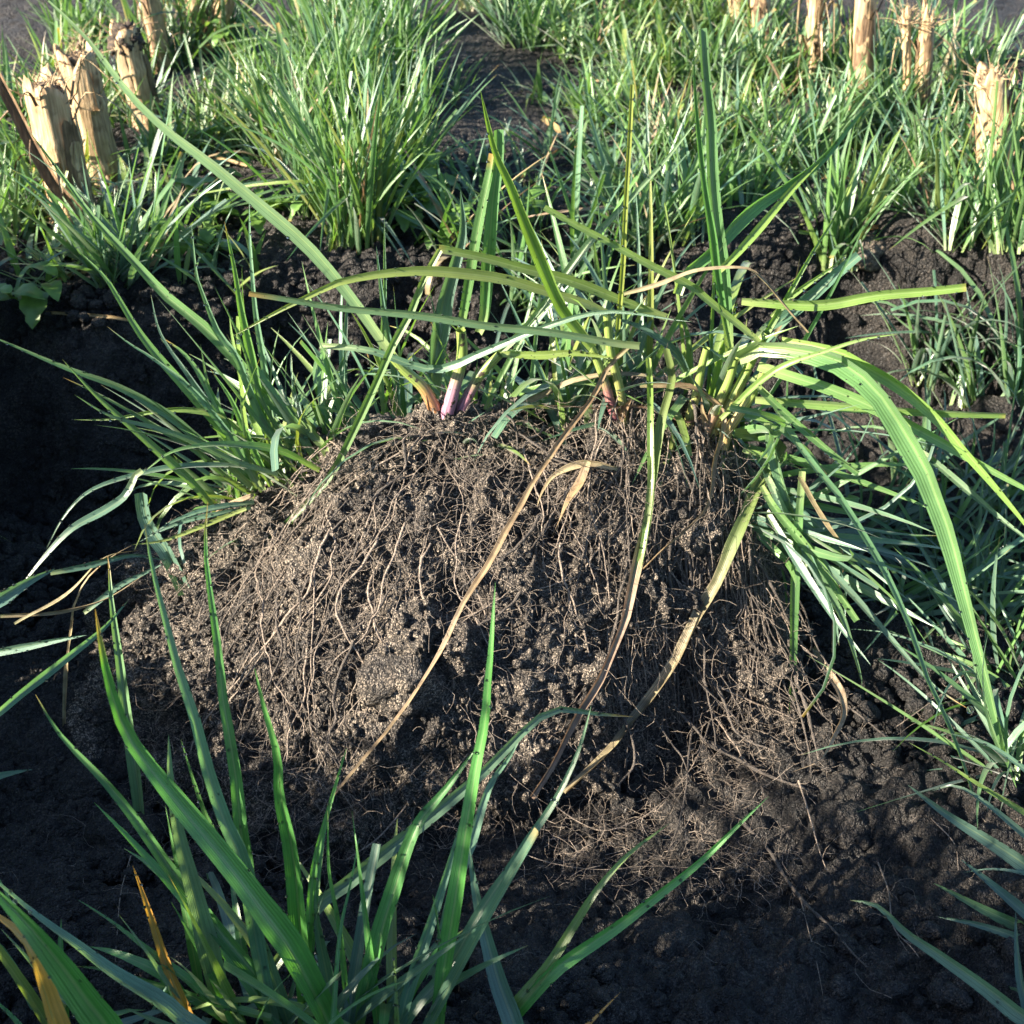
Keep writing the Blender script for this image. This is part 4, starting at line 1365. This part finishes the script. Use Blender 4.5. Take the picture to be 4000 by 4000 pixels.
# grass in the shaded end of the pit, rooted on its floor
PIT = [
    (3780, 1520, .14, .0052, .55, (-.1, .1), "shaded bluish tuft standing against the sunlit pit wall"),
    (3960, 1540, .16, .0050, .55, (.1, .1), "shaded bluish tuft by the picture's edge in front of the pit wall"),
    (3560, 1760, .10, .0048, 1.1, (.3, .2), "flattened bluish tuft behind the arching leaves"),
    (3820, 1850, .14, .0046, 1.1, (.5, -.2), "flattened bluish tuft under the arching leaves' tips"),
    (3420, 2000, .13, .0046, 1.15, (.5, -.4), "flattened tuft in the shade beside the root curtain"),
    (3650, 2250, .12, .0044, 1.2, (.3, -.3), "thin tuft lying on the shaded pit floor"),
    (3850, 2350, .11, .0040, 1.1, (.2, -.1), "small tuft on the bare shaded floor near the picture's edge"),
    (3980, 2080, .16, .0034, .9, (-.3, -.2), "thin-bladed shaded tuft reaching in beside the arching leaves"),
    (3680, 2050, .14, .0034, 1.0, (.1, -.4), "thin-bladed shaded tuft under the middle of the arching leaves"),
    (3480, 2330, .12, .0034, 1.1, (.4, -.5), "sprawling thin-bladed tuft at the foot of the root curtain"),
    (3980, 2650, .13, .0034, 1.0, (-.5, -.2), "sprawling thin-bladed tuft where the broad leaf's tip hangs"),
    (3990, 3000, .12, .0036, 1.0, (-.6, -.1), "shaded tuft above the bluish plant in the corner"),
    (3600, 1480, .12, .0040, .7, (0, .1), "shaded upright tuft before the pit wall beside the crown of the sod"),
]
for k, (px, py, hg, wd, ti, ln, lab) in enumerate(PIT):
    g0 = on_z(px, py, -.105)
    g0[2] = float(ground_h(g0[0], g0[1]))
    make_tuft(g0, 24, 4, hg, wd * .78, .016, ti, 'bbbgg', 6000 + k, lab, lean=ln, group="grass in the pit")


# grass outside the view: the far field, and long blades added to shade the pit
def grass_field(name, spots, seed, label, hs, n_each, wid=.0045):
    r = random.Random(seed)
    parts, cols = [], []
    for sp_ in spots:
        xx, yy, hg = sp_[:3]
        lay = sp_[3] if len(sp_) > 3 else .7
        zz = float(ground_h(xx, yy)) - .003
        for _ in range(n_each):
            az, tilt, (dx, dy), L, w, code = blade_params(r, hg, wid, 0, 0, 'gggby', .04, lay)
            R = eul(-tilt, 0, az)
            pl = POOL[r.randrange(len(POOL))]
            V = (pl[0] * np.array([w, L, L])) @ R.T + np.array([xx + dx, yy + dy, zz])
            parts.append((V, pl[1], pl[2]))
            cols.append(np.tile([*tintof(code, r), 1], (len(V), 1)))
    V, F, U = join(parts)
    return obj(name, mesh_np(name, V, F, M_BLADE_MASS, uv=U, col=np.vstack(cols)), label=label, cat="grass", kind="stuff")


r = random.Random(31)
spots = []  # height bands shaped to throw shade on floor, sod foot and pit wall
for (n_, x0, x1, s0, s1, hh_, lay_) in [(105, -.75, -.44, -.45, .115, .36, .24), (26, -.62, -.42, .15, .30, .13, .35), (24, -.66, -.43, .31, .40, .15, .35), (22, -.62, -.43, .41, .49, .10, .3), (8, -.70, -.44, .50, .56, .05, .7)]:
    for _ in range(n_):
        xx, sl_ = r.uniform(x0, x1), r.uniform(s0, s1)
        spots.append((xx, sl_ + .4 * (xx + .42), hh_, lay_))
for _ in range(44):
    spots.append((r.uniform(-.64, -.42), r.uniform(.52, .80), .17))
grass_field("shading_grass", spots, 8, "unseen long grass added beside the pit to shade the near soil", 0, 40, .0075)
spots = [(r.uniform(-2.2, 2.2), r.uniform(1.75, 4.2), r.uniform(.1, .16)) for _ in range(150)]
grass_field("field_grass", spots, 9, "grass of the stubble field going on beyond the stumps", 0, 22, .005)

# ------------------------------------------------------------------ maize stubble
def strip_np(P, W, facing, fold=.3):
    return blade_np(P, W, facing=facing, fold=fold, across=4)


def maize_stump(base, top, rad, seed, label, dark=False, split=False, fray=0, roots=5, rim=.010, mat=None):
    r = random.Random(seed)
    rs = np.random.RandomState(seed)
    base, top = np.array(base), np.array(top)
    t = empty("maize_stump", base, label=label, cat="maize stump", group="maize stumps")
    L = np.linalg.norm(top - base)
    ax = (top - base) / L
    A = nrm(np.cross(ax, [.3, .9, .1])); B = np.cross(ax, A)
    ns, kk = 40, 18
    tt = np.linspace(-.06, 1, kk)
    ang = np.linspace(0, 2 * np.pi, ns, endpoint=False)
    rr = rad * (1 + .16 * np.exp(-((tt - .12) / .05) ** 2) + .10 * np.exp(-((tt - .62) / .03) ** 2) - .08 * tt)
    ell = 1 + .10 * np.cos(2 * (ang + r.random() * 3))
    ridge = 1 + .03 * np.cos(ang * 7 + r.random() * 6) + .025 * rs.randn(ns)
    jag = .55 * rim * (.55 * np.sin(ang * 2 + r.random() * 6) + .5 * (rs.rand(ns) ** 2 * .9 - .3) + .35 * np.sin(ang * 5 + r.random() * 6))
    V = []
    for i in range(kk):
        for j in range(ns):
            h = tt[i] * L + (jag[j] if i == kk - 1 else (jag[j] * .5 if i == kk - 2 else 0))
            ra = rr[i] * ell[j] * ridge[j]
            V.append(ax * h + (A * math.cos(ang[j]) + B * math.sin(ang[j])) * ra)
    V = np.array(V)
    # inner wall
    W_ = V[-ns:] * 1.0
    cen = ax * L
    inner = cen + (W_ - cen) * .78 - ax * .003
    inner2 = cen + (W_ - cen) * .70 - ax * .016
    Vall = np.vstack([V, inner, inner2])
    i = np.arange(kk + 1)[:, None] * ns
    j = np.arange(ns)[None, :]
    j2 = (j + 1) % ns
    F = np.stack([i + j, i + j2, i + ns + j2, i + ns + j], -1).reshape(-1, 4)
    obj("stalk", mesh_np("stalk", Vall, F, mat or M_STALK), t)
    # pith: ragged fibrous plug
    v, f = ICO3
    pv = v * np.array([rad * .74, rad * .74, .006])
    pv = pv * (1 + .5 * vnoise(v * 1.0 + seed, 5, seed))[:, None]
    M3 = np.stack([A, B, ax], 1)
    obj("pith", mesh_np("pith", pv @ M3.T + ax * (L - .007), f, M_PITH), t)
    parts = []
    for _ in range(40 if dark else 34):
        a = r.random() * 6.28; d = rad * r.uniform(.2, .95)
        p0 = ax * (L - .008) + (A * math.cos(a) + B * math.sin(a)) * d
        dr = nrm(ax * r.uniform(.3, 1) + A * r.gauss(0, .6) + B * r.gauss(0, .6))
        q = [p0, p0 + dr * r.uniform(.008, .015), p0 + dr * r.uniform(.014, .026) + np.array([r.gauss(0, .004), r.gauss(0, .004), -.002])]
        parts.append(tube_np(resample(q, 6), np.linspace(1, .3, 6) * r.uniform(.0003, .0007), 4))
    Vp, Fp, Up = join(parts)
    obj("fibres", mesh_np("fibres", Vp, Fp, M_PITH if dark else M_SHEATH), t, kind="stuff")
    if dark:
        v, f = ICO4
        pv = v * np.array([rad * .88, rad * .88, rad * .9])
        pv = pv * (1 + .7 * (1 - worley(v + seed, 2.2, 2) ** 2 - .6) + .35 * (1 - worley(v + seed, 6, 8) ** 2 - .5) + .3 * vnoise(v + seed, 11, 3))[:, None]
        obj("rotten_top", mesh_np("rotten_top", pv @ M3.T + ax * (L - .010), f, M_ROT), t, label="blackened rotten top")
    # leaf sheath shells clasping the stalk
    for s in range(3 + (2 if split else 0)):
        a0 = r.random() * 6.28
        span = r.uniform(.5, 1.4)
        h0, h1 = r.uniform(0, .12) * L, r.uniform(.55, 1.05) * L
        m_ = 12
        aa = np.linspace(a0, a0 + span, 6)
        V = []
        for q in range(m_):
            u = q / (m_ - 1)
            h = h0 + (h1 - h0) * u
            flare = 1.07 + .06 * r.random() + (.35 + .3 * r.random() * fray) * max(0, u - .72) ** 1.2
            sh = 1 - .55 * max(0, u - .5)
            for w_ in range(6):
                am = (aa[w_] - a0 - span / 2) * sh + a0 + span / 2
                ra = np.interp(h / L, tt, rr) * flare * (1 + .02 * r.random())
                V.append(ax * (h + (r.uniform(-.006, .006) if q == m_ - 1 else 0)) + (A * math.cos(am) + B * math.sin(am)) * ra)
        obj("sheath", mesh_np("sheath", np.array(V), grid_faces(6, m_), M_BROWN if r.random() < .45 else M_SHEATH), t)
    # torn strips
    for s in range(5 + fray * 6):
        a0 = r.random() * 6.28
        h = r.uniform(.15, .9) * L
        out = A * math.cos(a0) + B * math.sin(a0)
        p0 = ax * h + out * rad * 1.02
        ln = r.uniform(.02, .05)
        q = [p0, p0 + out * ln * .3 + ax * ln * r.uniform(.2, .7), p0 + out * ln * r.uniform(.5, .9) + ax * ln * r.uniform(-.2, .8), p0 + out * ln * r.uniform(.6, 1.2) + ax * ln * r.uniform(-.8, .6)]
        Pq = resample(q, 9)
        V, F, U = strip_np(Pq, np.linspace(1, .3, 9) * r.uniform(.0012, .005 if fray else .003), out)
        obj("torn_strip", mesh_np("torn_strip", V, F, M_SHEATH if r.random() < .7 else M_BROWN), t)
    for s in range(roots):
        a0 = s / max(1, roots) * 6.28 + r.uniform(-.3, .3)
        out = A * math.cos(a0) + B * math.sin(a0)
        out[2] = 0
        out = nrm(out)
        q = [ax * L * .10 + out * rad * .8, ax * L * .04 + out * rad * 1.45, out * rad * r.uniform(1.7, 2.2) + np.array([0, 0, -.012])]
        V, F, U = tube_np(resample(q, 8), np.linspace(1.1, .7, 8) * r.uniform(.0016, .0024), 7)
        obj("brace_root", mesh_np("brace_root", V, F, M_BROWN), t)
    return t


def stump_px(bpx, tpx, wpx, seed, label, ground_py=None, **kw):
    """base and top pixel; the top stands roughly above the base"""
    b = on_z(*bpx, 0.0)
    top = at(*tpx, b[1] + kw.pop('dy', 0.0))
    rad = wpx * depth(b) / FPX * .5
    b[2] -= .004
    return maize_stump(b, top, rad, seed, label, **kw)


stump_px((300, 900), (165, 320), 168, 1, "nearest maize stump, pale and split with a frayed hollow top, standing at the pit edge", split=True, fray=1, roots=7, rim=.016)
stump_px((400, 690), (290, 200), 142, 2, "second maize stump behind the nearest one, pale with a grey ragged rim", split=True, roots=5, rim=.016)
stump_px((585, 500), (478, 110), 118, 3, "maize stump with a blackened rotten top", dark=True, roots=5)
stump_px((430, 330), (310, 150), 70, 4, "short brown broken maize stalk end leaning behind the second stump", roots=0, mat=M_BROWN)
stump_px((640, 270), (575, -60), 72, 5, "slim pale maize stump just behind the blackened one", roots=3)
stump_px((800, 200), (745, -110), 74, 6, "upright arm of the forked pale maize stump", roots=3)
stump_px((810, 205), (910, -90), 80, 7, "tilted arm of the forked pale maize stump", roots=0)
stump_px((2900, 150), (2865, -120), 66, 8, "farthest pale maize stump on the sunny side", roots=2)
stump_px((2990, 210), (2960, -120), 84, 9, "second-farthest pale maize stump on the sunny side", roots=2)
stump_px((3170, 330), (3195, -80), 62, 10, "pale maize stump wrapped in a bundle of loose straw strips", fray=2, split=True, roots=3)
stump_px((3360, 440), (3385, -60), 92, 11, "tallest and straightest pale maize stump", split=True, roots=4)
stump_px((3600, 480), (3622, 70), 66, 12, "split pale maize stump with a two-pronged top", split=True, roots=3, rim=.03)
stump_px((3545, 480), (3540, 60), 34, 13, "slender strip of stalk standing close beside the split stump", roots=0, rim=.02)
stump_px((3890, 700), (3870, 290), 120, 14, "frayed fat maize stump with curling husks and a dark fibrous top", split=True, fray=2, roots=5, rim=.02)


def leaf_prop(name, pts, Y0, Y1, wpx, mat, label, cat, k=18, blunt=True):
    seg = np.linspace(0, 1, len(pts))
    P = resample([at(a, b, Y0 + (Y1 - Y0) * t) for (a, b), t in zip(pts, seg)], k)
    W = wpx * np.array([depth(q) for q in P]) / FPX * wprof(k, blunt, .7)
    V, F, U = blade_np(P, W, roll=.4, fold=.5)
    o = obj(name, mesh_np(name, V - P[0], F, mat, uv=U), label=label, cat=cat, color=(.2, .13, .07, -1))
    o.location = P[0]
    return o


leaf_prop("dry_husk", [(400, 900), (330, 830), (230, 740), (140, 590), (60, 430), (-40, 240)], .93, .93, 56, M_BROWN, "dark brown curled husk leaning past the nearest stump", "husk")
leaf_prop("dry_husk", [(3490, 470), (3500, 420), (3530, 370), (3560, 330)], 1.18, 1.18, 50, M_BROWN, "brown withered leaf curled at the split stump's foot", "husk", blunt=False)
# straw lying on the ground
STRAW = [
    ([(2210, 570), (2100, 640), (2010, 720)], 14, "thin straw lying across the dark track"),
    ([(2120, 460), (2200, 520), (2260, 575)], 26, "flat pale straw on the dark track"),
    ([(3640, 870), (3480, 880), (3260, 910)], 16, "orange-brown blade lying along the brink of the pit wall"),
    ([(3420, 930), (3280, 925), (3120, 905)], 18, "green blade lying just under the pit brink"),
    ([(3100, 700), (3250, 690), (3400, 720)], 18, "pale straw in the grass before the tall pale stump"),
    ([(2280, 300), (2420, 320), (2560, 290)], 18, "straw stem on the sunny bank of the track"),
    ([(180, 1120), (320, 1060), (480, 1080)], 14, "bent straw at the pit edge below the nearest stump"),
    ([(700, 640), (850, 620), (980, 650)], 14, "straw stem lying among the weeds"),
    ([(500, 1250), (400, 1235), (180, 1220)], 14, "short straw stuck on the dark pit wall"),
    ([(1250, 520), (1150, 560), (1020, 540)], 14, "straw stem lying under the grass by the forked stump"),
]
for k, (pts, w, lab) in enumerate(STRAW):
    P = np.array([surf(a, b, .006) for a, b in pts])
    P = resample(P, 12)
    W = w * np.array([depth(q) for q in P]) / FPX * wprof(12, True, .8)
    V, F, U = blade_np(P, W, fold=.3)
    col = (.42, .30, .15) if 'green' not in lab else (.12, .2, .05)
    if 'orange' in lab:
        col = (.45, .22, .06)
    o = obj("straw", mesh_np("straw", V - P[0], F, M_DEAD if 'green' not in lab else M_BLADE, uv=U), label=lab, cat="straw", color=(*col, -1 if 'green' not in lab else .2))
    o.location = P[0]


# ------------------------------------------------------------------ weeds
def leaf_mesh(seed, lobed):
    r = random.Random(seed)
    k = 9
    t = np.linspace(0, 1, k)
    w = np.sin(np.pi * t ** .8) ** .8 * .32
    if lobed:
        w = w * (1 + .28 * np.cos(t * 22))
    z = .12 * np.sin(t * 3) - .25 * t * t
    V = []
    for i in range(k):
        for u in (-1, -.5, 0, .5, 1):
            V.append((u * w[i], t[i], z[i] + .10 * abs(u) * w[i] * 2 + .02 * r.gauss(0, 1)))
    return mesh_np("weed_leaf", np.array(V), grid_faces(5, k), M_WEED)


LEAFS = [leaf_mesh(s, s % 2) for s in range(6)]


def weed(px, py, nl, size, seed, label, spread=.03):
    r = random.Random(seed)
    b = surf(px, py, .001)
    t = empty("weed_plant", b, label=label, cat="weed", group="small broad-leaved weeds")
    for s in range(max(2, nl // 5)):
        a = r.random() * 6.28
        q = [np.zeros(3)]
        d = np.array([math.cos(a) * .7, math.sin(a) * .7, .55])
        for _ in range(5):
            d = nrm(d + np.array([r.gauss(0, .25), r.gauss(0, .25), r.gauss(-.02, .15)]))
            q.append(q[-1] + d * spread / 3.2)
        Q = resample(q, 10)
        V, F, U = tube_np(Q, .0006, 5)
        obj("stem", mesh_np("stem", V, F, M_WEED), t)
        for c in range(5):
            p0 = Q[2 + int(c * 7 / 4)]
            o = obj("leaf", LEAFS[r.randrange(6)], t)
            s_ = 1.35 * size * r.uniform(.6, 1.3)
            o.matrix_local = Matrix.Translation(p0) @ Matrix.Rotation(r.random() * 6.28, 4, 'Z') @ Matrix.Rotation(r.uniform(-.4, .5), 4, 'X') @ Matrix.Scale(s_, 4)


WEEDS = [
    (780, 880, 20, .016, "leafy chickweed patch between the nearest stump and the tall tuft"),
    (880, 1010, 15, .014, "small chickweed sprig creeping over the pit edge"),
    (1010, 860, 15, .014, "chickweed sprig beside the tall tuft's foot"),
    (1290, 760, 15, .017, "pale chickweed head poking out of the tall tuft"),
    (1560, 800, 15, .014, "low chickweed patch at the dark track's near end"),
    (1700, 830, 15, .013, "shaded chickweed sprig on the track behind the sod"),
    (1640, 950, 15, .012, "chickweed rosette at the pit brink behind the cut stems"),
    (2060, 840, 10, .012, "tiny weed seedling on the track"),
    (100, 1190, 10, .018, "single weed with round leaves on the dark pit wall"),
    (640, 640, 10, .013, "weed seedling under the second stump"),
    (1180, 480, 15, .012, "weed clump in the row beyond the tall tuft"),
    (940, 250, 15, .012, "weed clump by the forked stump"),
]
for k, (px, py, nl, sz, lab) in enumerate(WEEDS):
    weed(px, py, nl, sz, 900 + k, lab)
